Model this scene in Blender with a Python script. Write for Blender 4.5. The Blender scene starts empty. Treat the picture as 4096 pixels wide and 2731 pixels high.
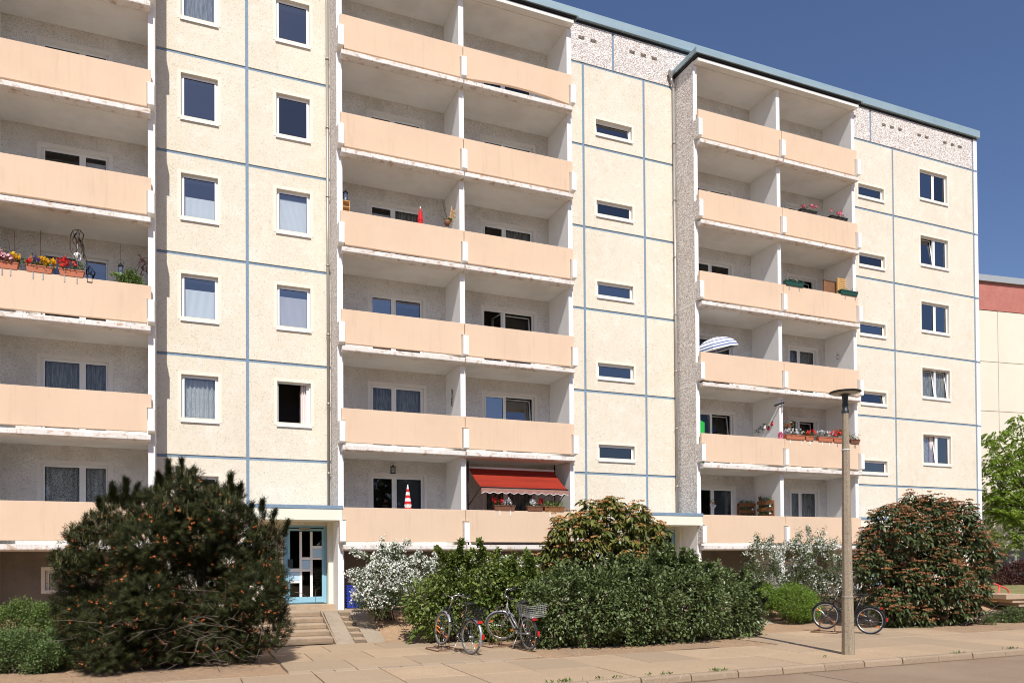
import bpy, math, random
import numpy as np
from mathutils import Vector, Matrix
R = math.radians
rng = np.random.default_rng(7)
random.seed(7)
COL = bpy.context.scene.collection

# ------------------------------------------------------------------ camera
FPX, CY, YAW, PIT, ROL, CD, CH = 3092.03, 2204.12, .39845, .0129722, -.0070781, 23.15826, 2.0
def _basis():
    c, s = math.cos(YAW), math.sin(YAW)
    r = np.array([c, -s, 0.]); f = np.array([s, c, 0.]); u = np.array([0, 0, 1.])
    c, s = math.cos(PIT), math.sin(PIT); f, u = f*c+u*s, u*c-f*s
    c, s = math.cos(ROL), math.sin(ROL); r, u = r*c+u*s, u*c-r*s
    return r, u, f
CR, CU, CF = _basis(); CC = np.array([0, -CD, CH])
def ray(x, y): return CF+CR*(x-2048)/FPX-CU*(y-CY)/FPX
def atY(x, y, Y): r = ray(x, y); return CC+r*((Y-CC[1])/r[1])
def atZ(x, y, Z=0.): r = ray(x, y); return CC+r*((Z-CC[2])/r[2])
S2 = 4096/2352
def depth(p): return float((np.asarray(p)-CC) @ CF)

def ground_h(x, y):
    t = np.clip((y+4.3)/(2.6), 0, 1); t = t*t*(3-2*t)
    return .66*t

# ------------------------------------------------------------------ materials
def mat(name, col, rough=.85, metal=0., layers=(), bump=(), spec=.3, tint=None, trans=0., island=0., emis=None, alpha=None):
    m = bpy.data.materials.new(name); m.use_nodes = True
    nt = m.node_tree; N = nt.nodes; L = nt.links
    b = N['Principled BSDF']; out = N['Material Output']
    b.inputs['Roughness'].default_value = rough; b.inputs['Metallic'].default_value = metal
    b.inputs['Specular IOR Level'].default_value = spec
    tc = N.new('ShaderNodeTexCoord')
    rgb = N.new('ShaderNodeRGB'); rgb.outputs[0].default_value = (*col, 1); cur = rgb.outputs[0]
    def tex(t, s, det=4, rgh=.6):
        mp = N.new('ShaderNodeMapping'); L.new(tc.outputs['Object'], mp.inputs[0])
        if isinstance(s, (int, float)): s = (s, s, s)
        mp.inputs['Scale'].default_value = s
        if t == 'noise':
            n = N.new('ShaderNodeTexNoise'); n.inputs['Scale'].default_value = 1; n.inputs['Detail'].default_value = det
            n.inputs['Roughness'].default_value = rgh; L.new(mp.outputs[0], n.inputs[0]); return n.outputs['Fac']
        if t == 'warp':
            n = N.new('ShaderNodeTexNoise'); n.inputs['Scale'].default_value = 1; n.inputs['Detail'].default_value = 2
            n.inputs['Distortion'].default_value = 3.5; L.new(mp.outputs[0], n.inputs[0]); return n.outputs['Fac']
        if t == 'wave':
            n = N.new('ShaderNodeTexWave'); n.inputs['Scale'].default_value = 1; n.bands_direction = 'Z'
            n.inputs['Distortion'].default_value = 0; L.new(mp.outputs[0], n.inputs[0]); return n.outputs['Fac']
        n = N.new('ShaderNodeTexVoronoi'); n.inputs['Scale'].default_value = 1; L.new(mp.outputs[0], n.inputs[0])
        return n.outputs['Color'] if t == 'cells' else n.outputs['Distance']
    for l in layers:   # (type, scale, lo, hi, colour, factor)
        o = tex(l[0], l[1])
        mr = N.new('ShaderNodeMapRange'); mr.inputs[1].default_value = l[2]; mr.inputs[2].default_value = l[3]
        mr.inputs[3].default_value = 0; mr.inputs[4].default_value = l[5]; mr.interpolation_type = 'SMOOTHSTEP'
        L.new(o, mr.inputs[0])
        mx = N.new('ShaderNodeMixRGB'); mx.inputs[2].default_value = (*l[4], 1)
        L.new(mr.outputs[0], mx.inputs[0]); L.new(cur, mx.inputs[1]); cur = mx.outputs[0]
    if island:
        g = N.new('ShaderNodeNewGeometry'); mx = N.new('ShaderNodeMixRGB'); mx.inputs[2].default_value = (*(tint or col), 1)
        mu = N.new('ShaderNodeMath'); mu.operation = 'MULTIPLY'; mu.inputs[1].default_value = island
        L.new(g.outputs['Random Per Island'], mu.inputs[0]); L.new(mu.outputs[0], mx.inputs[0]); L.new(cur, mx.inputs[1]); cur = mx.outputs[0]
    L.new(cur, b.inputs['Base Color'])
    prev = None
    for (t, s, st, dist) in bump:
        bp = N.new('ShaderNodeBump'); bp.inputs['Strength'].default_value = st; bp.inputs['Distance'].default_value = dist
        L.new(tex(t, s), bp.inputs['Height'])
        if prev: L.new(prev, bp.inputs['Normal'])
        prev = bp.outputs[0]
    if prev: L.new(prev, b.inputs['Normal'])
    if emis: b.inputs['Emission Color'].default_value = (*col, 1); b.inputs['Emission Strength'].default_value = emis
    if trans:
        t = N.new('ShaderNodeBsdfTranslucent'); L.new(cur, t.inputs[0])
        ms = N.new('ShaderNodeMixShader'); ms.inputs[0].default_value = trans
        L.new(b.outputs[0], ms.inputs[1]); L.new(t.outputs[0], ms.inputs[2]); L.new(ms.outputs[0], out.inputs[0])
    if alpha:   # lace: (kind, scale, lo, hi, base opacity)
        o = tex(alpha[0], alpha[1]); mr = N.new('ShaderNodeMapRange')
        mr.inputs[1].default_value = alpha[2]; mr.inputs[2].default_value = alpha[3]; mr.inputs[3].default_value = alpha[4]; mr.inputs[4].default_value = 1
        L.new(o, mr.inputs[0]); tr = N.new('ShaderNodeBsdfTransparent'); ms = N.new('ShaderNodeMixShader')
        L.new(mr.outputs[0], ms.inputs[0]); L.new(tr.outputs[0], ms.inputs[1]); L.new(b.outputs[0], ms.inputs[2]); L.new(ms.outputs[0], out.inputs[0])
    return m

M = {}
def glassmat(name, refl, tint):
    m = bpy.data.materials.new(name); m.use_nodes = True; nt = m.node_tree; N = nt.nodes; L = nt.links
    N.remove(N['Principled BSDF']); g = N.new('ShaderNodeBsdfGlossy'); g.inputs['Roughness'].default_value = .015
    g.inputs['Color'].default_value = (.92, .95, 1, 1)
    t = N.new('ShaderNodeBsdfTransparent'); t.inputs[0].default_value = (*tint, 1)
    fr = N.new('ShaderNodeMath'); fr.operation = 'POWER'; fr.inputs[1].default_value = 4; lw = N.new('ShaderNodeLayerWeight'); L.new(lw.outputs['Facing'], fr.inputs[0])
    a = N.new('ShaderNodeMath'); a.operation = 'ADD'; a.inputs[1].default_value = refl; L.new(fr.outputs[0], a.inputs[0])
    nz = N.new('ShaderNodeTexNoise'); nz.inputs['Scale'].default_value = 1.3
    bp = N.new('ShaderNodeBump'); bp.inputs['Strength'].default_value = .05; bp.inputs['Distance'].default_value = .05
    tc = N.new('ShaderNodeTexCoord'); L.new(tc.outputs['Object'], nz.inputs[0]); L.new(nz.outputs['Fac'], bp.inputs['Height']); L.new(bp.outputs[0], g.inputs['Normal'])
    mx = N.new('ShaderNodeMixShader'); L.new(a.outputs[0], mx.inputs[0]); L.new(t.outputs[0], mx.inputs[1]); L.new(g.outputs[0], mx.inputs[2])
    L.new(mx.outputs[0], N['Material Output'].inputs[0]); return m

M['glass'] = glassmat('window_glass', .21, (.8, .84, .85))
M['glass_mid'] = glassmat('slightly_reflecting_window_glass', .13, (.78, .8, .8)); M['glass_grey'] = glassmat('greyish_window_glass', .27, (.7, .7, .7))
M['glass_low'] = glassmat('shaded_window_glass', .045, (.75, .78, .8))
M['glass_dark'] = glassmat('door_glass', .04, (.35, .36, .37))
M['cream'] = mat('cream_scratched_plaster', (.78, .715, .585), .95, layers=[
    ('noise', .45, .35, .7, (.70, .62, .49), .6), ('noise', (5, 5, .5), .56, .78, (.66, .58, .45), .5), ('noise', 2.5, .45, .75, (.84, .81, .73), .5),
    ('warp', (11, 11, 14), .53, .66, (.44, .37, .27), .60), ('noise', 40, .5, .72, (.50, .43, .33), .45)],
    bump=[('warp', (17, 17, 21), .5, .012), ('noise', 60, .35, .006)])
M['cream_smooth'] = mat('smooth_cream_render', (.79, .735, .625), .9, layers=[('noise', 1.5, .4, .7, (.74, .68, .56), .5), ('noise', (8, 8, 1), .55, .75, (.66, .60, .50), .4)])
M['yellow_plaster'] = mat('pale_yellow_plaster', (.76, .70, .57), .95, layers=[
    ('noise', .35, .35, .7, (.69, .63, .50), .5), ('warp', (11, 11, 14), .56, .72, (.5, .41, .25), .35)], bump=[('warp', (11, 11, 14), .5, .015)])
M['grey_plaster'] = mat('loggia_scratched_plaster', (.82, .81, .78), .95, layers=[
    ('noise', .8, .40, .64, (.56, .53, .49), .6), ('noise', (2.5, 2.5, 1.2), .5, .7, (.56, .53, .48), .6), ('warp', (11, 11, 14), .5, .64, (.30, .28, .25), .65), ('noise', .5, .3, .6, (.70, .68, .64), .4)],
    bump=[('warp', (15, 15, 17), .6, .014), ('noise', 60, .3, .006)])
M['smooth_white'] = mat('smooth_white_render', (.78, .76, .72), .85, layers=[('noise', .9, .4, .75, (.68, .66, .61), .5), ('noise', 30, .66, .75, (.45, .42, .36), .3)], bump=[('noise', 40, .15, .004)])
M['white_face'] = mat('white_painted_concrete', (.84, .83, .80), .8, layers=[('noise', (9, 9, 1.5), .58, .78, (.60, .55, .48), .35), ('noise', 45, .68, .78, (.4, .36, .3), .5)], bump=[('noise', 50, .25, .005)])
M['ceiling'] = mat('loggia_ceiling_paint', (.78, .76, .72), .9, layers=[('noise', .7, .4, .7, (.60, .57, .52), .6), ('noise', 26, .73, .78, (.25, .2, .16), .7)], bump=[('noise', 18, .1, .004)])
M['slab_edge'] = mat('weathered_slab_edge', (.78, .735, .69), .9, layers=[
    ('noise', (1.2, 1.2, 1.2), .40, .60, (.64, .59, .53), .5), ('noise', (34, 34, 5), .56, .70, (.40, .30, .22), .75), ('noise', (5, 5, 9), .52, .66, (.46, .30, .19), .75)], bump=[('noise', 40, .25, .004)])
M['parapet'] = mat('salmon_balcony_plaster', (.70, .515, .36), .92, layers=[
    ('noise', 1.2, .4, .75, (.64, .465, .335), .6), ('noise', (90, 90, 90), .56, .72, (.50, .32, .21), .5), ('noise', (9, 9, .8), .52, .74, (.57, .42, .30), .55), ('noise', .35, .35, .65, (.74, .55, .40), .5)],
    bump=[('noise', 75, .45, .006), ('noise', 22, .2, .006)])
M['pebble'] = mat('washed_pebble_concrete', (.66, .60, .55), .9, layers=[
    ('cells', 26, .35, .75, (.90, .87, .82), .9), ('cells', 34, .60, .85, (.30, .25, .23), .85), ('cells', 19, .72, .85, (.48, .37, .31), .7)],
    bump=[('voronoi', 26, .9, .02)])
M['joint'] = mat('blue_joint_sealant', (.19, .27, .36), .75, layers=[('noise', 14, .45, .7, (.27, .35, .43), .6), ('noise', 50, .6, .8, (.12, .2, .28), .5)], bump=[('noise', (22, 22, 9), .7, .012)])
M['plain_joint'] = mat('grey_joint_sealant', (.52, .42, .32), .8)
M['fascia'] = mat('blue_grey_sheet_metal', (.30, .40, .44), .42, .2, spec=.5, layers=[('noise', (.7, .7, 3), .35, .7, (.36, .47, .50), .6)], bump=[('noise', (3, 3, 8), .06, .01)])
M['fascia_grey'] = mat('grey_sheet_metal', (.42, .44, .44), .45, .3)
M['pvc'] = mat('white_window_plastic', (.86, .86, .84), .35, spec=.5)
M['sillm'] = mat('pale_metal_sill', (.74, .76, .75), .4, .1)
M['seal'] = mat('dark_rubber_seal', (.02, .02, .022), .6)
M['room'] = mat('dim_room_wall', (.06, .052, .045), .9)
M['blind'] = mat('pale_blind_slats', (.82, .83, .84), .5)
M['blind_dark'] = mat('dark_blind_slats', (.07, .075, .08), .5)
M['blind_cream'] = mat('cream_roller_blind', (.62, .55, .36), .7)
M['lace'] = mat('white_lace_curtain', (.78, .80, .78), .9, alpha=('voronoi', (34, 34, 34), .3, .55, .3), layers=[('voronoi', 22, .1, .4, (.5, .52, .5), .4)])
M['sheer'] = mat('sheer_grey_curtain', (.52, .54, .52), .9, alpha=('noise', (60, 60, 3), .4, .7, .35))
M['cloth_white'] = mat('pinkish_white_cloth', (.78, .68, .64), .9)
M['pipe'] = mat('zinc_pipe', (.42, .40, .36), .4, .55, layers=[('noise', (5, 5, 1.5), .45, .7, (.30, .27, .23), .6)])
M['soil'] = mat('sandy_soil', (.38, .245, .145), 1, layers=[
    ('noise', .8, .35, .7, (.30, .205, .13), .7), ('noise', 9, .5, .75, (.52, .38, .25), .55), ('noise', 60, .6, .72, (.16, .11, .07), .7), ('cells', 45, .82, .95, (.6, .52, .42), .6)],
    bump=[('noise', 7, .6, .05), ('noise', 50, .6, .015)])
M['slabs'] = mat('sandy_paving_concrete', (.44, .315, .20), .92, tint=(.34, .255, .17), island=.9, layers=[
    ('noise', 1.1, .4, .7, (.52, .375, .24), .6), ('noise', 30, .5, .68, (.24, .17, .11), .6), ('cells', 50, .72, .95, (.60, .45, .31), .55), ('noise', (3, 3, 3), .6, .75, (.26, .21, .16), .5)],
    bump=[('noise', 60, .4, .006)])
M['cobble'] = mat('grey_paving_tile', (.34, .26, .18), .9, tint=(.43, .32, .22), island=.9, layers=[('noise', 50, .5, .7, (.22, .19, .16), .5)], bump=[('noise', 60, .4, .006)])
M['kerb'] = mat('kerb_concrete', (.31, .225, .15), .92, tint=(.38, .285, .195), island=.8, layers=[
    ('cells', 40, .6, .9, (.22, .18, .14), .5), ('noise', 3, .5, .75, (.25, .2, .14), .5), ('cells', 55, .8, .95, (.62, .54, .44), .6)], bump=[('voronoi', 45, .5, .01)])
M['asphalt'] = mat('sunbleached_road_concrete', (.25, .175, .115), .9, layers=[
    ('noise', .6, .35, .7, (.315, .23, .16), .7), ('noise', 55, .5, .7, (.20, .155, .12), .5), ('cells', 80, .8, .95, (.45, .38, .3), .5)], bump=[('noise', 70, .4, .006)])
M['basement'] = mat('shade_darkened_basement_plaster', (.23, .205, .175), .95, layers=[('noise', 1.5, .4, .7, (.15, .13, .11), .7)], bump=[('warp', (11, 11, 14), .5, .012)])  # deep shade under the lowest balconies is put into this darker plaster colour
M['dark_plinth'] = mat('grey_plinth', (.26, .25, .24), .9, bump=[('noise', 30, .3, .006)])
M['riser'] = mat('pebbly_step_riser', (.25, .185, .125), .95, layers=[('cells', 60, .6, .95, (.13, .10, .07), .7)], bump=[('noise', 40, .6, .012)])
M['steps'] = mat('old_concrete_steps', (.44, .33, .225), .95, layers=[('noise', 2, .4, .7, (.30, .235, .17), .7), ('cells', 60, .7, .95, (.2, .16, .12), .6), ('noise', 11, .55, .75, (.5, .42, .32), .5)], bump=[('noise', 40, .6, .012)])

# ------------------------------------------------------------------ mesh builder
class MB:
    def __init__(s): s.v = []; s.f = []; s.m = []; s.sm = []
    def add(s, vs, fs, m=0, smooth=False):
        o = len(s.v); s.v += [tuple(map(float, v)) for v in vs]
        for f in fs: s.f.append([i+o for i in f]); s.m.append(m); s.sm.append(smooth)
        return s
    def box(s, x0, x1, y0, y1, z0, z1, m=0, skip=''):
        vs = [(x0, y0, z0), (x1, y0, z0), (x1, y1, z0), (x0, y1, z0), (x0, y0, z1), (x1, y0, z1), (x1, y1, z1), (x0, y1, z1)]
        F = dict(b=(0, 3, 2, 1), t=(4, 5, 6, 7), f=(0, 1, 5, 4), r=(1, 2, 6, 5), k=(2, 3, 7, 6), l=(3, 0, 4, 7))
        return s.add(vs, [F[k] for k in F if k not in skip], m)
    def obox(s, c, ax, ay, az, m=0):      # centre + three half axes
        c, ax, ay, az = map(np.asarray, (c, ax, ay, az)); vs = []
        for k in (-1, 1):
            for a, b in ((-1, -1), (1, -1), (1, 1), (-1, 1)): vs.append(c+ax*a+ay*b+az*k)
        return s.add(vs, [(0, 3, 2, 1), (4, 5, 6, 7), (0, 1, 5, 4), (1, 2, 6, 5), (2, 3, 7, 6), (3, 0, 4, 7)], m)
    def quad(s, a, b, c, d, m=0): return s.add([a, b, c, d], [(0, 1, 2, 3)], m)
    def tube(s, pts, r, n=8, m=0, cap=True, smooth=True):
        pts = [np.array(p, float) for p in pts]; k = len(pts)
        rs = r if isinstance(r, (list, tuple)) else [r]*k
        vs = []; pa = None
        for i, p in enumerate(pts):
            d = pts[min(i+1, k-1)]-pts[max(i-1, 0)]; d = d/(np.linalg.norm(d)+1e-9)
            if pa is None:
                a = np.cross(d, (0, 0, 1)); a = a if np.linalg.norm(a) > .1 else np.cross(d, (1, 0, 0))
            else: a = pa-d*(pa @ d)
            a = a/(np.linalg.norm(a)+1e-9); pa = a; b = np.cross(d, a)
            for j in range(n):
                t = 2*math.pi*j/n; vs.append(p+(a*math.cos(t)+b*math.sin(t))*rs[i])
        fs = []
        for i in range(k-1):
            for j in range(n): fs.append((i*n+j, i*n+(j+1) % n, (i+1)*n+(j+1) % n, (i+1)*n+j))
        s.add(vs, fs, m, smooth)
        if cap and n > 2:
            o = len(s.v)-len(vs)
            s.f.append([o+j for j in range(n)][::-1]); s.m.append(m); s.sm.append(False)
            s.f.append([o+(k-1)*n+j for j in range(n)]); s.m.append(m); s.sm.append(False)
        return s
    def lathe(s, prof, c=(0, 0, 0), n=20, m=0, smooth=True, ax=None):
        vs = []; c = np.array(c, float)
        for (r, z) in prof:
            for j in range(n):
                t = 2*math.pi*j/n; vs.append(c+np.array([r*math.cos(t), r*math.sin(t), z]))
        fs = [(i*n+j, i*n+(j+1) % n, (i+1)*n+(j+1) % n, (i+1)*n+j) for i in range(len(prof)-1) for j in range(n)]
        return s.add(vs, fs, m, smooth)
    def torus(s, c, R_, r, n=40, k=8, m=0, a=(1, 0, 0), b=(0, 0, 1), arc=(0, 2*math.pi)):
        c, a, b = map(lambda q: np.array(q, float), (c, a, b)); full = abs(arc[1]-arc[0]-2*math.pi) < 1e-6
        nn = np.cross(a, b); vs = []; K = n if full else n+1
        for i in range(K):
            t = arc[0]+(arc[1]-arc[0])*i/n; d = a*math.cos(t)+b*math.sin(t)
            for j in range(k):
                q = 2*math.pi*j/k; vs.append(c+d*(R_+r*math.cos(q))+nn*r*math.sin(q))
        fs = [(i*k+j, i*k+(j+1) % k, ((i+1) % K)*k+(j+1) % k, ((i+1) % K)*k+j) for i in range(n) for j in range(k)]
        return s.add(vs, fs, m, True)
    def sphere(s, c, r, n=10, m=0, sq=(1, 1, 1)):
        pr = [(max(1e-4, math.sin(math.pi*i/n)), -math.cos(math.pi*i/n)) for i in range(n+1)]
        vs = []; N_ = n+4
        for (a, z) in pr:
            for j in range(N_):
                t = 2*math.pi*j/N_; vs.append((c[0]+r*sq[0]*a*math.cos(t), c[1]+r*sq[1]*a*math.sin(t), c[2]+r*sq[2]*z))
        return s.add(vs, [(i*N_+j, i*N_+(j+1) % N_, (i+1)*N_+(j+1) % N_, (i+1)*N_+j) for i in range(n) for j in range(N_)], m, True)
    def prism(s, poly, lo, hi, axis='y', m=0, mlo=None, mhi=None):   # poly: list of 2D points
        n = len(poly)
        mk = {'y': lambda p, t: (p[0], t, p[1]), 'x': lambda p, t: (t, p[0], p[1]), 'z': lambda p, t: (p[0], p[1], t)}[axis]
        vs = [mk(p, lo) for p in poly]+[mk(p, hi) for p in poly]
        s.add(vs, [(i, (i+1) % n, (i+1) % n+n, i+n) for i in range(n)], m)
        o = len(s.v)-2*n
        s.f.append([o+i for i in range(n)][::-1]); s.m.append(m if mlo is None else mlo); s.sm.append(False)
        s.f.append([o+n+i for i in range(n)]); s.m.append(m if mhi is None else mhi); s.sm.append(False)
        return s
    def build(s, name, mats, parent=None, local=False, fixn=False):
        me = bpy.data.meshes.new(name)
        vs = np.array(s.v, float).reshape(-1, 3)
        if parent is not None and not local: vs = vs-np.array(root_loc(parent))
        me.from_pydata(vs.tolist(), [], s.f)
        if not isinstance(mats, (list, tuple)): mats = [mats]
        for q in mats: me.materials.append(q)
        if len(s.f):
            me.polygons.foreach_set('material_index', s.m); me.polygons.foreach_set('use_smooth', s.sm)
        if fixn:
            import bmesh
            bm = bmesh.new(); bm.from_mesh(me); bmesh.ops.recalc_face_normals(bm, faces=bm.faces); bm.to_mesh(me); bm.free()
        me.update()
        o = bpy.data.objects.new(name, me); COL.objects.link(o); o.parent = parent
        return o
def root_loc(o):
    while o.parent: o = o.parent
    return tuple(o.location)
def npmesh(name, V, F, mats, parent=None, mi=None, smooth=False):
    """V (n,3) ; F (m,k) numpy"""
    me = bpy.data.meshes.new(name)
    V = np.asarray(V, np.float32)
    if parent is not None: V = V-np.array(root_loc(parent), np.float32)
    F = np.asarray(F, np.int32); k = F.shape[1]
    me.vertices.add(len(V)); me.vertices.foreach_set('co', V.ravel())
    me.loops.add(F.size); me.loops.foreach_set('vertex_index', F.ravel())
    me.polygons.add(len(F)); me.polygons.foreach_set('loop_start', np.arange(0, F.size, k, dtype=np.int32))
    if not isinstance(mats, (list, tuple)): mats = [mats]
    for q in mats: me.materials.append(q)
    if mi is not None: me.polygons.foreach_set('material_index', np.asarray(mi, np.int32))
    if smooth: me.polygons.foreach_set('use_smooth', np.ones(len(F), bool))
    me.update(calc_edges=True); me.validate()
    o = bpy.data.objects.new(name, me); COL.objects.link(o); o.parent = parent
    return o
def thing(name, label, cat, loc=(0, 0, 0), group=None, rz=0):
    o = bpy.data.objects.new(name, None); COL.objects.link(o); o.location = loc; o.rotation_euler = (0, 0, rz)
    o.empty_display_size = .2
    o['label'] = label; o['category'] = cat
    if group: o['group'] = group
    return o
def tag(o, label, cat, group=None):
    o['label'] = label; o['category'] = cat
    if group: o['group'] = group
    return o
def kind(o, k='structure'): o['kind'] = k; return o
def bevel(o, w=.008, seg=2):
    b = o.modifiers.new('bevel', 'BEVEL'); b.width = w; b.segments = seg; b.limit_method = 'ANGLE'; return o
# ------------------------------------------------------------------ apartment block
BLD = thing('apartment_building', 'six storey cream prefab apartment block with salmon balcony rows and blue panel joints', 'apartment building', (0, 0, .66))

def wall_grid(mb, x0, x1, z0, z1, Y, holes, grooves_x=(), grooves_z=(), gw=.085, gd=.022, m=0, mg=1, reveal=.13, mr=2):
    """front wall in plane Y facing -Y with rectangular holes and recessed joint grooves"""
    xs = {x0, x1}; zs = {z0, z1}
    for h in holes: xs |= {h[0], h[1]}; zs |= {h[2], h[3]}
    for g in grooves_x: xs |= {max(x0, g-gw/2), min(x1, g+gw/2)}
    for g in grooves_z: zs |= {g-gw/2, g+gw/2}
    xs = sorted(x for x in xs if x0-1e-6 <= x <= x1+1e-6); zs = sorted(z for z in zs if z0-1e-6 <= z <= z1+1e-6)
    lev = {}
    for i in range(len(xs)-1):
        for j in range(len(zs)-1):
            cx = (xs[i]+xs[i+1])/2; cz = (zs[j]+zs[j+1])/2
            if any(h[0] < cx < h[1] and h[2] < cz < h[3] for h in holes): lev[i, j] = None
            elif any(abs(cx-g) < gw/2 for g in grooves_x) or any(abs(cz-g) < gw/2 for g in grooves_z): lev[i, j] = Y+gd
            else: lev[i, j] = Y
    for (i, j), y in lev.items():
        if y is None: continue
        mb.quad((xs[i], y, zs[j]), (xs[i+1], y, zs[j]), (xs[i+1], y, zs[j+1]), (xs[i], y, zs[j+1]), m if y == Y else mg)
        for (di, dj) in ((1, 0), (0, 1)):
            y2 = lev.get((i+di, j+dj), y)
            if y2 is None or y2 == y: continue
            if di: mb.quad((xs[i+1], y, zs[j]), (xs[i+1], y2, zs[j]), (xs[i+1], y2, zs[j+1]), (xs[i+1], y, zs[j+1]), m)
            else: mb.quad((xs[i], y, zs[j+1]), (xs[i+1], y, zs[j+1]), (xs[i+1], y2, zs[j+1]), (xs[i], y2, zs[j+1]), m)
    for (a, b, c, d) in [h[:4] for h in holes]:
        Y2 = Y+reveal
        mb.quad((a, Y, c), (a, Y2, c), (a, Y2, d), (a, Y, d), mr); mb.quad((b, Y2, c), (b, Y, c), (b, Y, d), (b, Y2, d), mr)
        mb.quad((a, Y, d), (a, Y2, d), (b, Y2, d), (b, Y, d), mr); mb.quad((a, Y2, c), (a, Y, c), (b, Y, c), (b, Y2, c), mr)

def ring(mb, x0, x1, z0, z1, y0, y1, w, m=0, wb=None):
    wb = wb or w
    mb.box(x0, x0+w, y0, y1, z0, z1, m); mb.box(x1-w, x1, y0, y1, z0, z1, m)
    mb.box(x0+w, x1-w, y0, y1, z1-w, z1, m); mb.box(x0+w, x1-w, y0, y1, z0, z0+wb, m)

def curtain_mesh(x0, x1, z0, z1, y, waves, amp=.03, seg=6):
    mb = MB(); n = max(8, int(waves*seg)); vs = []
    for i in range(n+1):
        t = i/n; x = x0+(x1-x0)*t; yy = y+amp*math.sin(t*waves*2*math.pi)+amp*.4*math.sin(t*waves*5.1+1)
        vs += [(x, yy, z0), (x, yy, z1)]
    mb.add(vs, [(2*i, 2*i+2, 2*i+3, 2*i+1) for i in range(n)], 0, True); return mb

def window(x0, x1, z0, z1, Y, sashes=1, fill=None, surround=True, sill=True, tilt=(), opened=(), split=.5, glass='glass', deep=1.2):
    """sashes 1 or 2, split = share of the left sash"""
    yr = Y+.10
    f = MB(); w = .042
    ring(f, x0, x1, z0, z1, yr, yr+.07, w)
    xm = x0+(x1-x0)*split
    spans = [(x0+w, x1-w)]
    if sashes == 2:
        f.box(xm-.035, xm+.035, yr, yr+.07, z0+w, z1-w); spans = [(x0+w, xm-.035), (xm+.035, x1-w)]
    win = f.build('window', M['pvc'], BLD)
    if surround:
        s = MB(); q = .09; ring(s, x0-q, x1+q, z0-.005, z1+q, Y-.006, Y+.002, q); s.build('surround', M['cream_smooth' if Y == 0 else 'smooth_white'], win)
    if sill:
        s = MB(); s.prism([(Y-.045, z0-.05), (Y-.045, z0-.015), (yr, z0+.012), (yr, z0-.02)], x0-.02, x1+.02, 'x'); s.build('sill', M['sillm'], win)
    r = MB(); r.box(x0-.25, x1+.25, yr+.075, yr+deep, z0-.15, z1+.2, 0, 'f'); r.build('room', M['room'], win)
    for k, (a, b) in enumerate(spans):
        sw = .038; zt, zb = z1-w, z0+w
        sh = MB(); ring(sh, a+.003, b-.003, zb+.003, zt-.003, yr-.012, yr+.05, sw)
        ring(sh, a+.003+sw, b-.003-sw, zb+.003+sw, zt-.003-sw, yr-.002, yr+.03, .008, 1)
        so = sh.build('sash', [M['pvc'], M['seal']], win)
        p = MB(); y = yr+.014; p.quad((a+sw, y, zb+sw), (b-sw, y, zb+sw), (b-sw, y, zt-sw), (a+sw, y, zt-sw)); gk = random.choice(('glass', 'glass', 'glass_mid', 'glass_grey')) if glass == 'glass' else glass
        po = p.build('pane', M[gk], win); tx, tz = random.uniform(-.006, .006), random.uniform(-.008, .008)
        for v in po.data.vertices: v.co.y += (v.co.x-(a+b)/2)*tz+(v.co.z+.66-(zb+zt)/2)*tx
        if k in tilt or k in opened:
            lo = np.array(root_loc(BLD))
            if k in tilt: piv = Vector((a, yr+.03, zb))-Vector(lo); rot = Matrix.Rotation(R(-7), 4, 'X')
            else: piv = Vector((b, yr+.05, zb))-Vector(lo); rot = Matrix.Rotation(R(-84), 4, 'Z')
            T = Matrix.Translation(piv) @ rot @ Matrix.Translation(-piv)
            for o in (so, po): o.data.transform(T)
    fill = fill or {}
    for k, (a, b) in enumerate(spans):
        for (typ, t0, t1) in fill.get(k, []):     # t0..t1 vertical share from the bottom
            za = z0+w+(z1-z0-2*w)*t0; zb = z0+w+(z1-z0-2*w)*t1
            if typ in ('blind', 'blind_dark'):
                mb = MB(); n = int((zb-za)/.028)
                for i in range(n):
                    z = za+(zb-za)*i/n; mb.quad((a+.03, yr+.0885, z), (b-.03, yr+.0885, z), (b-.03, yr+.092, z+.030), (a+.03, yr+.092, z+.030))
                mb.build('blind', M[typ], win)
            elif typ == 'roller': mb = MB().box(a+.02, b-.02, yr+.08, yr+.085, za, zb); mb.build('blind', M['blind_cream'], win)
            elif typ == 'box': MB().box(a-.02, b+.02, yr+.075, yr+.16, za, zb).build('blind', M['blind_dark'], win)
            elif typ == 'side': curtain_mesh(b-.22, b+.02, za, zb, yr+.12, 4, .025).build('curtain', M['cloth_white'], win)
            elif typ == 'plants':
                P_ = rng.uniform((a+.06, yr+.14, za), (b-.06, yr+.3, zb), (260, 3)); keep = (P_[:, 2]-za) < (zb-za)*(.45+.55*np.sin(P_[:, 0]*9)**2)
                leaves('foliage', P_[keep], .05, M['leaf_mid'], win, blob=True)
            else: curtain_mesh(a-.02, b+.02, za, zb, yr+.15, (b-a)/.11, .028).build('curtain', M[typ], win)
    return win

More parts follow.
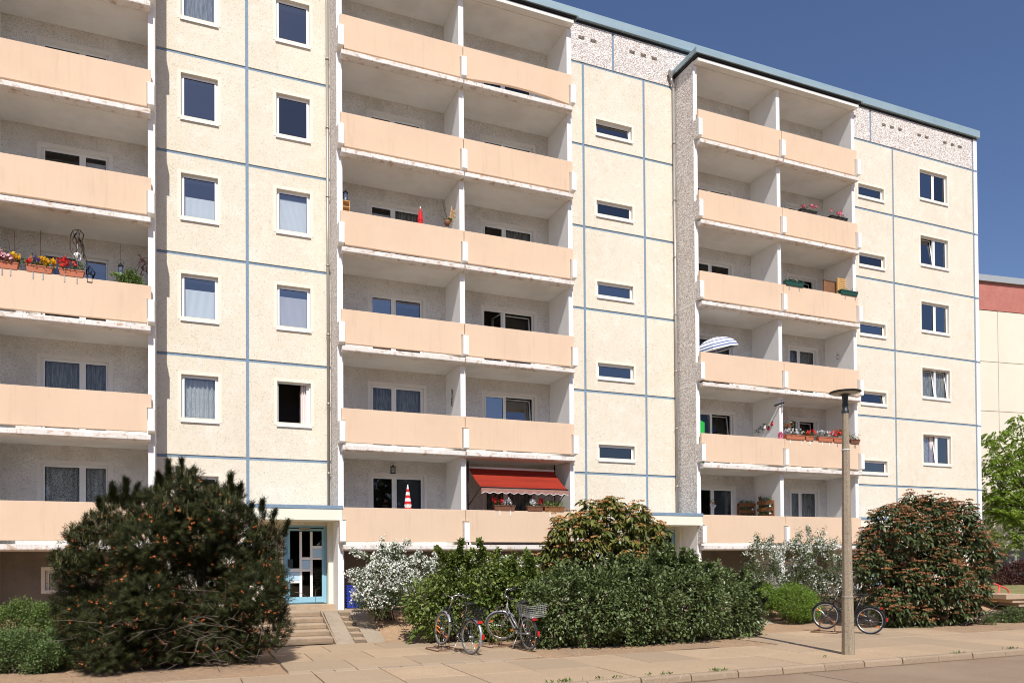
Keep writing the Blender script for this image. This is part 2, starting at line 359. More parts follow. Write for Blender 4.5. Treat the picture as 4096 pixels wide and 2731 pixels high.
# --- leaf helper (needed early)
def frames(axis, rnd=1.0, up=None):
    """orthonormal frames; axis (m,3) = leaf direction"""
    a = axis/(np.linalg.norm(axis, axis=1, keepdims=True)+1e-9)
    u = rng.normal(size=a.shape)*rnd+(np.array([0, 0, 1.]) if up is None else up)
    n = u-a*np.sum(u*a, 1, keepdims=True); n /= (np.linalg.norm(n, axis=1, keepdims=True)+1e-9)
    return np.cross(a, n), a, n
def tri(tf):
    o = []
    for f in tf:
        f = list(dict.fromkeys(f)); o += [(f[0], f[i], f[i+1]) for i in range(1, len(f)-1)]
    return o
def inst(tv, tf, pos, fr, sc):
    """instances of template tv/tf at pos with frames (x,y,z) and scale -> V,F"""
    tf = tri(tf)
    X, A, N_ = fr; m = len(pos); sc = np.broadcast_to(np.asarray(sc, float), (m,))[:, None, None]
    V = (tv[None, :, 0:1]*X[:, None]+tv[None, :, 1:2]*A[:, None]+tv[None, :, 2:3]*N_[:, None])*sc+pos[:, None]
    F = np.asarray(tf)[None]+(np.arange(m)*len(tv))[:, None, None]
    return V.reshape(-1, 3), F.reshape(-1, np.asarray(tf).shape[1])
LEAF_OVAL = (np.array([(0, 0, 0), (-.28, .35, .05), (0, .38, -.02), (.28, .35, .05), (-.2, .75, .03), (0, .8, -.04), (.2, .75, .03), (0, 1, -.1)]),
             [(0, 2, 1, 1), (0, 3, 2, 2), (1, 2, 5, 4), (2, 3, 6, 5), (4, 5, 7, 7), (5, 6, 7, 7)])
LEAF_SIMPLE = (np.array([(0, 0, 0), (-.3, .45, .09), (0, 1, -.06), (.3, .45, .09)]), [(0, 3, 2), (0, 2, 1)])
def leaves(name, P_, size, m, parent, blob=False, tmpl=None, out=None, droop=0., rnd=1., var=.35):
    P_ = np.asarray(P_)
    d = rng.normal(size=P_.shape) if out is None else out+rng.normal(size=P_.shape)*.55
    d[:, 2] -= droop
    tv, tf = tmpl or LEAF_SIMPLE
    V, F = inst(tv, tf, P_, frames(d, rnd), size*rng.uniform(1-var, 1+var, len(P_)))
    return npmesh(name, V, F, m, parent)
def leafmat(name, a, b, rough=.45, trans=.25, spec=.4):
    return mat(name, a, rough, tint=b, island=1., trans=trans, spec=spec)
M['leaf_mid'] = leafmat('mid_green_leaf', (.045, .085, .018), (.10, .16, .035))

# --- facade sections
ZJ = [4.9755+2.8*k for k in range(6)]
Z0, ZT = .35, 20.42
mats_wall = [M['cream'], M['joint'], M['cream_smooth'], M['pebble']]
def section(x0, x1, gx, holes, gx_attic, vents):
    mb = MB(); top = ZJ[-1]
    wall_grid(mb, x0, x1, Z0, top+.045, 0, holes, gx, ZJ)
    mb.build('facade_wall', mats_wall, BLD)
    mb = MB(); vh = [(a-.115, a+.115, 19.79, 19.92) for a in vents]
    wall_grid(mb, x0, x1, top+.045, ZT, 0, vh, gx_attic, [ZT-.05], m=3, reveal=.2, mr=3)
    for (a, b, c, d) in vh: mb.quad((a, .2, c), (b, .2, c), (b, .2, d), (a, .2, d), 3)
    mb.build('attic_wall', mats_wall, BLD)

LV = [2.8*n for n in range(6)]
hA = [(-.13, .83, 17.16-l, 18.44-l) for l in LV]; hB = [(2.42, 3.37, 17.19-l, 18.46-l) for l in LV[:5]]
door1 = [(2.58, 3.83, .80, 3.10)]
section(-.75, 3.95, [1.61], hA+hB+door1, [1.62], [-.2, .25, .7, 2.4, 2.85, 3.3])
hS = [(12.99, 14.42, 16.64-l, 17.18-l) for l in LV[:5]]
section(11.47, 16.21, [12.50, 14.92], hS+[(14.84, 16.09, .80, 3.10)], [13.69], [11.95, 12.46, 12.92, 14.47, 14.93, 15.38])
hT = [(25.05, 26.45, 16.64-l, 17.18-l) for l in LV[:5]]; hD = [(28.53, 30.18, 17.15-l, 18.42-l) for l in LV]
section(23.66, 32.04, [26.97, 31.79], hT+hD+[(25.53, 26.78, .80, 3.1)], [25.757, 31.79], [24.85, 26.52, 26.97, 27.44, 28.55, 28.99, 30.08, 30.55, 31.02])
hL = [(a-9.9, b-9.9, c, d) for (a, b, c, d) in hB]
section(-13.0, -8.27, [-10.64], hL, [-10.6], [])
# strip beside the corner is plain white render
MB().box(31.84, 32.055, -.012, .3, .35, 20.40).build('corner_strip', M['white_face'], BLD)
c = MB()
for z in ZJ: c.box(31.83, 32.075, -.02, .05, z-.04, z+.03)
c.build('corner_joint', M['joint'], BLD)
# end walls, back and roof
MB().box(-13.0, 32.03, 1.75, 12.5, .3, 20.35, 0).build('core_wall', M['cream'], BLD)
MB().box(31.80, 32.03, .03, 1.75, .3, 20.35, 0).build('end_wall', M['cream'], BLD)

# windows
for h in hL: window(*h, 0, 1)
fA = [{0: [('sheer', 0, 1)]}, {0: [('box', .93, 1)]}, {0: [('box', .9, 1), ('blind', .1, .55)]}, {0: [('blind', 0, .72), ('box', .9, 1), ('plants', .0, .32)]}, {0: [('lace', 0, .96)]}, {0: [('roller', .3, .86), ('box', .86, 1)]}]
for h, f in zip(hA, fA): window(*h, 0, 1, f)
fB = [{0: [('box', .88, 1)]}, {}, {0: [('blind', 0, .86), ('box', .86, 1)]}, {0: [('blind', 0, .80), ('box', .9, 1), ('plants', 0, .32)]}, {0: [('side', 0, 1)]}]
for n, (h, f) in enumerate(zip(hB, fB)): window(*h, 0, 1, f, opened=(0,) if n == 4 else ())
for n, h in enumerate(hS): window(*h, 0, 1, tilt=(0,) if n == 0 else ())
for n, h in enumerate(hT): window(*h, 0, 1, tilt=(0,) if n == 3 else ())
fD = [{}, {}, {}, {0: [('sheer', 0, 1)], 1: [('sheer', 0, 1)]}, {0: [('side', 0, 1), ('lace', 0, 1)]}, {1: [('blind', 0, 1)], 0: [('sheer', 0, 1)]}]
for n, (h, f) in enumerate(zip(hD, fD)): window(*h, 0, 2, f, tilt={1: (0,), 3: (0, 1), 4: (0,)}.get(n, ()), split=.53)

# --- balcony bays
T = .16; YF, YFIN, YP0, YP1, YS, YB = -1.12, -1.42, -1.30, -1.20, -1.38, .32
def side_wall(xa, xb, outer):     # outer: -1 pebbles on the low-x face, +1 on the high-x face, 0 none
    pts = [(YB, .35), (YF, .35)]
    for l in LV[::-1]:
        pts += [(YF, 16.56-l), (YFIN, 16.60-l), (YFIN, 17.17-l), (YF, 17.20-l)]
    pts += [(YF, 19.16), (YB, 19.16)]
    mb = MB(); mb.prism(pts, xa, xb, 'x', 0, 1 if outer < 0 else None, 1 if outer > 0 else None)
    if outer:
        xo = xa if outer < 0 else xb
        for l in LV: mb.box(min(xo, xo+outer*.004), max(xo, xo+outer*.004), YF+.02, 0, 16.46-l, 16.53-l, 2)
    return mb.build('side_wall' if outer else 'partition_wall', [M['white_face'], M['pebble'], M['smooth_white']], BLD, fixn=True)
def slab(xa, xb, la, lb, z):      # la/lb: edge positions of the front nose
    mb = MB(); poly = [(YS, z), (YS, z-.125), (YS+.03, z-.155), (YF-.002, z-.155), (YF-.002, z)]
    mb.prism(poly, la, lb, 'x', 0)
    mb.box(xa, xb, YF, YB, z-.155, z-.001, 1)
    return bevel(mb.build('balcony_floor', [M['slab_edge'], M['ceiling']], BLD, fixn=True), .012, 2)
def parapet(la, lb, ia, ib, zt, sag=0):
    zb, zn = zt-.965, zt-.345
    n = 12; bot = [(ia+(ib-ia)*i/n, zb-sag*math.sin(math.pi*i/n)) for i in range(n+1)]
    poly = [(la, zt), (la, zn), (ia, zn)]+bot+[(ib, zn), (lb, zn), (lb, zt)]
    mb = MB(); mb.prism(poly, YP0, YP1, 'y', 0)
    return bevel(mb.build('parapet', M['parapet'], BLD, fixn=True), .006, 1)

def loggia_window(x0, x1, n, fill=None, glass='glass_low', tilt=(), opened=(), split=.45):
    z1 = 18.67-2.8*n; return window(x0, x1, z1-1.95, z1, YB, 2, fill, True, False, tilt, opened, split, glass)
def bay(XL, XR, wins, tops):
    c = (XL+XR)/2; side_wall(XL, XL+T, -1); side_wall(XR-T, XR, 1); side_wall(c-T/2, c+T/2, 0)
    for comp in (0, 1):
        xa, xb = (XL+T, c-T/2) if comp == 0 else (c+T/2, XR-T)
        la, lb = (XL+.09, c-.012) if comp == 0 else (c+.012, XR-.09)
        ia, ib = (XL+T+.02, c-T/2-.02) if comp == 0 else (c+T/2+.02, XR-T-.02)
        holes = []
        for n in range(6):
            slab(xa, xb, la, lb, 16.5-2.8*n)
            pa, pb = (XL+.08, c-.01) if comp == 0 else (c+.01, XR-.08)
            parapet(pa, pb, ia, ib, 17.555-2.8*n, -.12 if (tops and comp == 1 and n == 0) else 0)
            w = wins[comp](n)
            if w: holes.append((w[0], w[1], 18.67-2.8*n-1.95, 18.67-2.8*n))
        mb = MB(); wall_grid(mb, xa, xb, 2.34, 19.16, YB, holes, m=0, mr=1)
        mb.build('loggia_wall', [M['grey_plaster'], M['smooth_white']], BLD)
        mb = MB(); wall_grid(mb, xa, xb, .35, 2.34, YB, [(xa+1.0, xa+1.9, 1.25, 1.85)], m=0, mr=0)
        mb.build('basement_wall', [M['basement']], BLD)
        window(xa+1.0, xa+1.9, 1.25, 1.85, YB, 1, sill=False)
        for n in range(6):
            w = wins[comp](n)
            if w: loggia_window(w[0], w[1], n, **w[2])
    # bay roof with metal edge
    mb = MB(); mb.box(XL+T, XR-T, YF, YB, 19.16, 19.33, 1); mb.box(XL+.03, XR-.03, -1.38, YF-.001, 19.18, 19.29, 0)
    mb.box(XL+.03, XL+T-.001, YF-.0005, 0, 19.17, 19.32, 0); mb.box(XR-T+.001, XR-.03, YF-.0005, 0, 19.17, 19.32, 0)
    mb.build('bay_roof', [M['smooth_white'], M['ceiling']], BLD)
    e = MB(); e.box(XL-.11, XR+.11, -1.48, 0, 19.385, 19.56)
    e.box(XL-.06, XR+.06, -1.42, 0, 19.325, 19.384, 1)
    for i in range(5):
        x = XL+.9+i*1.55; e.box(x, x+.012, -1.486, -1.45, 19.38, 19.565)
    e.build('roof_edge', [M['fascia'], M['seal']], BLD)

cur2 = lambda a, b: {0: [(a, 0, 1)] if a else [], 1: [(b, 0, 1)] if b else []}
def b1r(n): return (-3.53, -1.93, dict(split=.60, glass='glass' if n == 3 else 'glass_low', fill=[None, cur2('', ''), {0: [('blind_dark', .0, .9)], 1: [('blind', 0, .93)]}, {0: [('box', .82, 1)], 1: [('box', .86, 1)]}, cur2('sheer', 'sheer'), cur2('lace', 'lace')][n]))
def b1l(n): return (-7.1, -5.4, dict(split=.45))
f2l = [None, {}, {0: [('blind', .5, .9)], 1: [('sheer', 0, 1)]}, {0: [('box', .88, 1)], 1: [('box', .88, 1)]}, cur2('sheer', 'sheer'), {1: [('blind_dark', 0, 1)]}]
def b2l(n): return (5.22, 6.90, dict(split=.44, glass='glass' if n == 3 else 'glass_low', fill=f2l[n], opened=()))
def b2r(n): return (8.95, 10.75, dict(split=.42, glass='glass' if n == 4 else 'glass_low', fill=[None, None, {1: [('sheer', 0, 1)]}, None, None, cur2('sheer', 'sheer')][n], tilt=(1,) if n in (3, 4) else (), opened=(0,) if n == 3 else ()))
def b3l(n): return (17.25, 19.0-.05, dict(split=.45, tilt=(1,) if n in (4,) else (), fill={1: [('blind_dark', 0, 1)]} if n == 5 else None))
def b3r(n): return (21.70, 23.05, dict(split=.38, tilt=(1,) if n in (2, 4) else (), opened=(0,) if n == 4 else (), fill=cur2('sheer', 'sheer') if n in (3, 5) else None))
bay(-8.27, -.75, (b1l, b1r), False)
bay(3.95, 11.47, (b2l, b2r), True)
bay(16.21, 23.66, (b3l, b3r), False)

# --- roof cornice
e = MB(); e.box(-13.0, 32.12, -.13, .9, 20.42, 20.72); e.box(32.0, 32.12, .9, 12.6, 20.40, 20.72)
for i in range(29): e.box(-12+i*1.53, -11.985+i*1.53, -.138, -.05, 20.39, 20.727)
e.build('cornice', M['fascia'], BLD)
e = MB(); e.box(-13, 32.06, -.03, .5, 20.36, 20.40); e.build('cornice_gap', M['seal'], BLD)
MB().box(-13, 32.0, .9, 12.5, 20.36, 20.6).build('roof', M['dark_plinth'], BLD)
# --- drainpipes
for (x, zb) in ((3.865, 3.55), (16.12, .7), (11.56, 19.0)):
    p = MB()
    if x > 11.5 and x < 12: continue
    p.tube([(x, -.09, zb), (x, -.09, 18.9)], .045, 10); p.tube([(x, -.09, 18.88), (x, -.09, 19.0), (x-.10, -.12, 19.12), (x-.12, -.13, 19.25)], .045, 10)
    for i in range(7): p.tube([(x, -.09, 4.6+2.05*i), (x, -.09, 4.66+2.05*i)], .058, 10); p.box(x-.01, x+.01, -.09, .01, 4.6+2.05*i, 4.63+2.05*i)
    p.lathe([(.05, 0), (.06, .06), (.12, .17), (.12, .24)], (x-.12, -.13, 19.22), 10)
    p.build('drainpipe', M['pipe'], BLD)

for (a, b) in ((-8.27, -.75), (3.95, 11.47), (16.21, 23.66)):
    mb = MB(); wall_grid(mb, a, b, 19.2, ZT, 0, [], [], [ZT-.05], m=3); mb.build('attic_wall', mats_wall, BLD)
# --- entrances
M['door_blue'] = mat('light_blue_door_paint', (.26, .49, .62), .4, spec=.4, layers=[('noise', 1.5, .4, .7, (.31, .55, .67), .5)])
M['door_panel'] = mat('pale_blue_door_panel', (.46, .68, .86), .4)
M['canopy'] = mat('cream_canopy_render', (.76, .75, .62), .9, layers=[('noise', (6, 6, 1), .55, .8, (.62, .58, .45), .35)])
M['sign'] = mat('name_plate', (.42, .41, .33), .5)
M['ink'] = mat('black_lettering', (.02, .02, .02), .6)
def entrance(xo, full=True):
    """xo: shift from the first entrance (canopy right end against the bay)"""
    c = MB(); c.box(1.60+xo, 4.04+xo, -1.10, 0, 3.19, 3.50); c.box(1.585+xo, 4.055+xo, -1.115, 0, 3.502, 3.60, 1)
    if xo < 20:
        c = MB()
        c.box(1.60+xo, 4.04+xo, -1.30, YF-.004, 3.19, 3.50); c.box(1.60+xo, 3.945+xo, YF-.004, -.001, 3.19, 3.50)
        c.box(1.585+xo, 4.055+xo, -1.315, YF-.004, 3.502, 3.60, 1); c.box(1.585+xo, 3.945+xo, YF-.004, -.001, 3.502, 3.60, 1)
    else:
        c = MB(); c.box(23.665, 26.5, -1.1, -.001, 3.19, 3.5); c.box(23.662, 26.52, -1.115, -.001, 3.502, 3.6, 1)
    can = c.build('entrance_canopy', [M['canopy'], M['joint']], BLD)
    MB().box(3.944+xo, 3.951+xo, YF+.004, -.001, .5, 3.19).build('painted_side_wall', M['white_face'], BLD) if xo < 20 else None
    MB().box(3.812+xo, 3.943+xo, -.30, .0, .66, 3.19).build('entrance_pier', M['canopy'], BLD)
    d = MB(); x0, x1, z0, z1 = 2.60+xo, 3.81+xo, .82, 3.10; y0, y1 = .03, .10
    ring(d, x0, x1, z0, z1, y0, y1, .07, 0, .03)
    gl0, gl1 = x0+.14, x0+.34   # fixed blue post
    d.box(x0+.07, x0+.10, y0+.005, y1, z0+.03, z1-.07, 0)
    a, b = x0+.10, x1-.07; lw = b-a
    ring(d, a, b, z0+.03, z1-.10, y0-.02, y1-.02, .065, 0, .16)
    dr = d.build('entrance_door', M['door_blue'], BLD)
    a += .065; b -= .065; zb, zt = z0+.19, z1-.185; cw = (b-a)/3; H = zt-zb
    g = MB(); bar = .075; yy = y0
    cells = [[('g', .0, .21), ('p', .255, .38), ('g', .44, 1)], [('g', 0, .385), ('p', .43, .56), ('g', .61, 1)], [('g', 0, .565), ('p', .61, .735), ('g', .785, 1)]]
    w = MB(); k = 0
    for i, col in enumerate(cells):
        xa, xb = a+i*cw+(bar/2 if i else 0), a+(i+1)*cw-(bar/2 if i < 2 else 0)
        for (t, p0, p1) in col:
            q = MB(); q.box(xa, xb, yy+.004, yy+.008, zb+H*p0, zb+H*p1)
            if t == 'g': q.build('pane', M['glass_dark'], dr)
            else:
                q = MB(); q.box(xa, xb, yy-.004, yy+.008, zb+H*p0, zb+H*p1); q.build('door_panel', M['door_panel'], dr)
        for j in range(2):
            w.box(xa, xb, yy-.012, yy+.012, zb+H*col[j][2]+.008, zb+H*col[j+1][1]-.008)
        if i: w.box(a+i*cw-bar/2+.002, a+i*cw+bar/2-.002, yy-.014, yy+.014, zb, zt)
    w.build('glazing_bar', M['pvc'], dr)
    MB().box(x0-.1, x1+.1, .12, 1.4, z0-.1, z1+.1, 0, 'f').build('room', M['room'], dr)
    h = MB(); h.box(a-.065, a+.075, y0-.05, y0-.015, zb+.86, zb+1.10); h.build('handle', mat('dark_patterned_handle_plate', (.05, .055, .06), .35, .3, bump=[('voronoi', 40, .8, .01)]) if 'hp' not in M else M['hp'], dr)
    if xo == 0:
        s = MB(); s.box(3.03, 3.33, y0-.035, y0-.012, 2.955, 3.025); sg = s.build('name_sign', M['sign'], dr)
        t = bpy.data.curves.new('lettering', 'FONT'); t.body = 'JOLANOBA'; t.size = .055; t.extrude = .001; t.align_x = 'CENTER'
        ob = bpy.data.objects.new('lettering', t); COL.objects.link(ob); dg = bpy.context.evaluated_depsgraph_get()
        me = bpy.data.meshes.new_from_object(ob.evaluated_get(dg)); bpy.data.objects.remove(ob)
        me.transform(Matrix.Translation((3.18, y0-.037, 2.968-.66)) @ Matrix.Rotation(R(90), 4, 'X')); me.materials.append(M['ink'])
        lo = bpy.data.objects.new('lettering', me); COL.objects.link(lo); lo.parent = sg
    st = MB(); st.box(1.75+xo, 3.97+xo, -.62, .02, .50, .80); st.build('door_step', M['steps'], BLD)
entrance(0); entrance(12.26); entrance(22.95)
# ------------------------------------------------------------------ ground
def sheet(name, x0, x1, y0, y1, nx, ny, hf, m, parent=None):
    xs = np.linspace(x0, x1, nx); ys = np.linspace(y0, y1, ny); X, Y = np.meshgrid(xs, ys)
    V = np.stack([X, Y, hf(X, Y)], -1).reshape(-1, 3); i = np.arange(nx*ny).reshape(ny, nx)
    F = np.stack([i[:-1, :-1], i[:-1, 1:], i[1:, 1:], i[1:, :-1]], -1).reshape(-1, 4)
    return npmesh(name, V, F, m, parent, smooth=True)
def nonuni(name, xs, ys, hf, m):
    X, Y = np.meshgrid(xs, ys); V = np.stack([X, Y, hf(X, Y)], -1).reshape(-1, 3); nx, ny = len(xs), len(ys)
    i = np.arange(nx*ny).reshape(ny, nx); F = np.stack([i[:-1, :-1], i[:-1, 1:], i[1:, 1:], i[1:, :-1]], -1).reshape(-1, 4)
    return npmesh(name, V, F, m, smooth=True)
def wav(x, y): return np.sin(x*1.7+np.sin(y*2.3))*.5+np.sin(y*2.9+x*.8+1)*.5
YK = -11.85
def gh(X, Y):
    h = ground_h(X, Y)-.02+wav(X, Y)*.018*np.clip((Y+8.8)/1.5, 0, 1)
    for a, b in ((.95, 4.64), (13.3, 16.9)): h = np.where((X > a) & (X < b) & (Y > -4.0) & (Y < -1.3), h*0-.12, h)
    far = np.clip((X-24)/12, 0, 1); h = h*(1-far)+far*np.clip((Y+9)/14, 0, 1)*1.0-.02*far
    h = np.where(Y < YK+.05, -.16, np.where(Y < -8.9, -.03, h))
    return h
xs = np.unique(np.concatenate([np.linspace(-400, -12, 12), np.linspace(-12, 40, 210), np.linspace(40, 600, 14)]))
ys = np.unique(np.concatenate([np.linspace(-400, -12.2, 10), [YK+.04, YK+.06], np.linspace(-12, -9, 8), np.linspace(-8.8, 1, 90), np.linspace(1, 12, 12), np.linspace(12, 800, 12)]))
kind(nonuni('ground', xs, ys, gh, M['soil']))
kind(MB().box(-60, 90, -19.5, YK, -.16, -.12).build('road', M['asphalt']))
kind(MB().box(-60, 90, -19.52, -19.5-.2, -.16, -.0).build('far_kerb', M['kerb']))
# road slab joints as thin dark filler strips
mb = MB()
for x in (2.0, 10.6, 19.2): mb.prism([(x, -19.4), (x+.02, -19.4), (x+.02, YK-.01), (x, YK-.01)], -.1195, -.117, 'z')
mb.box(-60, 90, -15.62, -15.6, -.1195, -.117)
kind(mb.build('road_joint', mat('bitumen_joint', (.10, .08, .065), .9)))
# kerb stones
kb = MB()
for i in range(-30, 60):
    x = -.02+i*1.022; dz = random.uniform(-.004, .004); dy = random.uniform(-.006, .006)
    kb.prism([(YK-.02+dy, -.17), (YK-.0+dy, -.02+dz), (YK+.03+dy, .006+dz), (YK+.16+dy, .006+dz), (YK+.16+dy, -.17)], x+.010, x+1.012, 'x')
kind(bevel(kb.build('kerb', M['kerb']), .008, 1))
# pavement slabs
def paving(name, x0, x1, y0, y1, sx, sy, m, xoff=0., z=0., hf=None, thick=.05):
    mb = MB(); j = 0; y = y0
    while y < y1-1e-3:
        ye = min(y+sy, y1); x = x0-(xoff if j % 2 else 0)
        while x < x1:
            xa, xb = max(x, x0), min(x+sx, x1); dz = random.uniform(-.003, .003)
            if xb-xa > .05: mb.box(xa+.010, xb-.010, y+.010, ye-.010, z-thick+dz, z+dz, 0, 'b')
            x += sx
        y = ye; j += 1
    return kind(bevel(mb.build(name, m), .006, 1))
paving('pavement', -40.55, 80, YK+.17, -8.72, 1.255, 1.45, M['slabs'], .0)
paving('paving_strip', 1.70, 6.2, -8.715, -8.42, .42, .30, M['cobble'])
paving('entrance_path', 1.72, 6.9, -8.41, -3.9, 1.27, 1.45, M['slabs'], .6)
paving('entrance_path', 12.9, 19.2, -8.715, -6.4, 1.27, 1.2, M['slabs'], .6)
kind(MB().box(-40, 80, YK+.165, -8.42, -.06, -.022).build('paving_bed', mat('dark_joint_dirt', (.13, .09, .055), 1))); kind(MB().box(1.7, 6.9, -8.42, -3.9, -.06, -.018).build('paving_bed', bpy.data.materials['dark_joint_dirt']))
mb = MB(); n = 400
vs = []
for i in range(n+1):
    x = -6+32*i/n; vs += [(x, YK-.02, -.1165), (x, YK-.05-.05*abs(math.sin(x*1.3)+.6*math.sin(x*5.1))-.02*random.random(), -.1165)]
mb.add(vs, [(2*i, 2*i+1, 2*i+3, 2*i+2) for i in range(n)]); kind(mb.build('gutter_dirt', mat('gutter_dirt', (.17, .115, .07), 1, layers=[('noise', 30, .4, .7, (.30, .2, .12), .7)])))
# stairs and pram ramp
def stairs(xo, n='entrance_stairs'):
    t = thing(n, {0: 'weathered concrete steps with pram ramp leading up to the blue entrance door'}.get(xo, 'weathered concrete steps with pram ramp rising behind the dense green hedge'), 'stairs', (1.7+xo, -3.5, 0))
    mb = MB(); rs = .132
    for i in range(5):
        y = -3.5+.5*i
        mb.prism([(y, rs*i-.02), (y-.03, rs*(i+1)-.025), (y-.03, rs*(i+1)-.005), (y+.02, rs*(i+1)), (y+.6 if i < 4 else -.6, rs*(i+1)), (y+.6 if i < 4 else -.6, rs*i-.02)], .9+xo, 3.38+xo, 'x')
    mb.build('step', M['steps'], t)
    mb = MB()
    for i in range(5): y = -3.5+.5*i; mb.box(.95+xo, 3.37+xo, y-.012, y+.1, rs*i-.02, rs*(i+1)-.028)
    mb.build('riser', M['riser'], t)
    def ramp(xa, xb, xa2, xb2, name):
        q = MB(); y0, y1, zt = -3.98, -1.45, .665
        q.add([(xa, y0, -.02), (xb, y0, -.02), (xb2, y1, zt), (xa2, y1, zt), (xa, y0, -.3), (xb, y0, -.3), (xb2, y1, zt-.35), (xa2, y1, zt-.35)],
              [(0, 1, 2, 3), (4, 7, 6, 5), (0, 4, 5, 1), (1, 5, 6, 2), (3, 2, 6, 7), (0, 3, 7, 4)]); bevel(q.build(name, M['slabs2'], t), .01)
    ramp(3.42+xo, 3.86+xo, 3.47+xo, 3.86+xo, 'ramp'); ramp(4.17+xo, 4.66+xo, 4.17+xo, 4.66+xo, 'ramp')
    e = MB(); e.prism([(-3.95, .0), (-1.45, .70), (-1.45, .45), (-3.95, -.2)], 3.385+xo, 3.418+xo, 'x'); e.prism([(-3.95, .0), (-1.45, .70), (-1.45, .45), (-3.95, -.2)], 4.665+xo, 4.70+xo, 'x'); e.build('edge_board', M['kerb'], t)
    q = MB()
    for i in range(6):
        y = -3.72+.42*i; z = .66*(i+.5)/6
        q.prism([(y, z-.12), (y, z), (y+.46, z+.03), (y+.46, z-.12)], 3.865+xo, 4.165+xo, 'x')
    q.build('step', M['riser'], t)
    q = MB()
    for i in range(6): y = -3.72+.42*i; z = .66*(i+.5)/6; q.box(3.87+xo, 4.16+xo, y+.0, y+.40, z+.004, z+.035)
    q.build('tread', M['steps'], t)
M['slabs2'] = mat('ramp_concrete', (.36, .29, .215), .92, layers=[('noise', 2, .4, .7, (.27, .22, .16), .6), ('cells', 60, .7, .95, (.2, .16, .12), .6), ('noise', 14, .5, .7, (.44, .37, .28), .5)], bump=[('noise', 50, .4, .008)])
stairs(0); stairs(12.4)
kind(MB().box(1.0, 6.1, -1.5, -.05, .3, .665).build('landing', M['steps'])); kind(MB().box(13, 17.5, -1.5, -.05, .3, .665).build('landing', M['steps']))
# retaining edge beside the ramp
tag(bevel(MB().box(5.15, 6.0, -1.62, -1.48, .45, .72).build('low_retaining_wall', M['steps']), .02), 'low crumbling concrete edging under the white flowering bush beside the ramp', 'edging')
# ------------------------------------------------------------------ vegetation
M['needle'] = leafmat('pine_needles', (.009, .014, .004), (.060, .066, .018), .6, .06, .2)
M['needle_tip'] = leafmat('young_pine_shoots', (.24, .23, .10), (.12, .13, .045), .6, .1, .2)
M['cone'] = leafmat('orange_pine_buds', (.48, .13, .03), (.30, .08, .025), .7, 0)
M['bark'] = mat('grey_brown_bark', (.065, .05, .038), .95, layers=[('noise', (30, 30, 6), .45, .7, (.03, .024, .018), .7)], bump=[('noise', (40, 40, 8), .8, .01)])
M['twig'] = mat('dry_grey_twig', (.15, .12, .095), .95)
M['vib_leaf'] = leafmat('dark_leathery_leaf', (.034, .055, .016), (.10, .125, .040), .45, .12, .5)
M['vib_leaf_y'] = leafmat('yellowish_leathery_leaf', (.07, .10, .02), (.20, .20, .045), .4, .2, .5)
M['vib_flower'] = leafmat('rusty_flower_clusters', (.52, .27, .09), (.36, .18, .06), .9, 0)
M['vib_flower_d'] = leafmat('brown_flower_clusters', (.38, .18, .075), (.25, .11, .05), .9, 0)
M['hedge_leaf'] = leafmat('deep_green_hedge_leaf', (.075, .115, .036), (.18, .225, .082), .38, .2, .5)
M['light_leaf'] = leafmat('fresh_green_leaf', (.09, .14, .026), (.21, .26, .06), .42, .25, .4)
M['box_leaf'] = leafmat('bright_green_small_leaf', (.12, .21, .025), (.22, .33, .05), .45, .3, .3)
M['white_leaf'] = leafmat('small_dark_leaf', (.04, .075, .022), (.12, .16, .05), .45, .2)
M['blossom'] = leafmat('white_blossom', (.80, .80, .74), (.70, .70, .60), .8, .15, .2)
M['low_leaf'] = leafmat('matt_ground_shrub_leaf', (.09, .15, .03), (.18, .25, .065), .6, .25)
M['low_leaf2'] = leafmat('blue_green_ground_shrub_leaf', (.085, .14, .04), (.16, .225, .075), .6, .25)
M['red_leaf'] = leafmat('dark_red_hedge_leaf', (.05, .016, .014), (.10, .035, .025), .5, .15)
M['locust_leaf'] = leafmat('sunny_yellow_green_leaf', (.13, .22, .022), (.28, .38, .05), .5, .4)

def px_lump(x, y, r, Y):
    """sphere centred on the plane Y whose outline matches a disc in the 2352 px wide photograph"""
    p = atY(x*S2, y*S2, Y); k = depth(p)/FPX
    return p, r*S2*k
def lumps_from(L, Y, dj=.5):
    out = []
    for l in L:
        x, y, r = l[:3]; off = l[3] if len(l) > 3 else random.uniform(-dj, dj)*.6
        out.append(px_lump(x, y, r, Y+off))
    return out
def shell(lumps, n, inner=.55, flat=1., ysq=1., jitter=.12, zmin=None):
    """points near the surface of a union of spheres, plus outward directions"""
    w = np.array([r*r for _, r in lumps]); w = w/w.sum(); C = np.array([c for c, _ in lumps]); Rr = np.array([r for _, r in lumps])
    k = rng.choice(len(lumps), n*2, p=w); d = rng.normal(size=(n*2, 3)); d /= np.linalg.norm(d, axis=1, keepdims=True)
    rad = Rr[k]*(rng.uniform(inner**2, 1, n*2)**.5)*(1+rng.normal(size=n*2)*jitter)
    P_ = C[k]+d*rad[:, None]*np.array([1, ysq, flat])
    ins = np.zeros(len(P_), bool)
    for c, r in zip(C, Rr):
        ins |= np.linalg.norm((P_-c)/np.array([1, ysq, flat]), axis=1) < r*inner*.92
    keep = ~ins
    g = ground_h(P_[:, 0], P_[:, 1])+.03
    keep &= P_[:, 2] > (g if zmin is None else zmin)
    P_, d = P_[keep][:n], d[keep][:n]
    return P_, d
def clumped(P_, d, per, spread, dspread=.5):
    Q = np.repeat(P_, per, 0)+rng.normal(size=(len(P_)*per, 3))*spread
    D = np.repeat(d, per, 0)+rng.normal(size=(len(P_)*per, 3))*dspread
    return Q, D/np.linalg.norm(D, axis=1, keepdims=True)
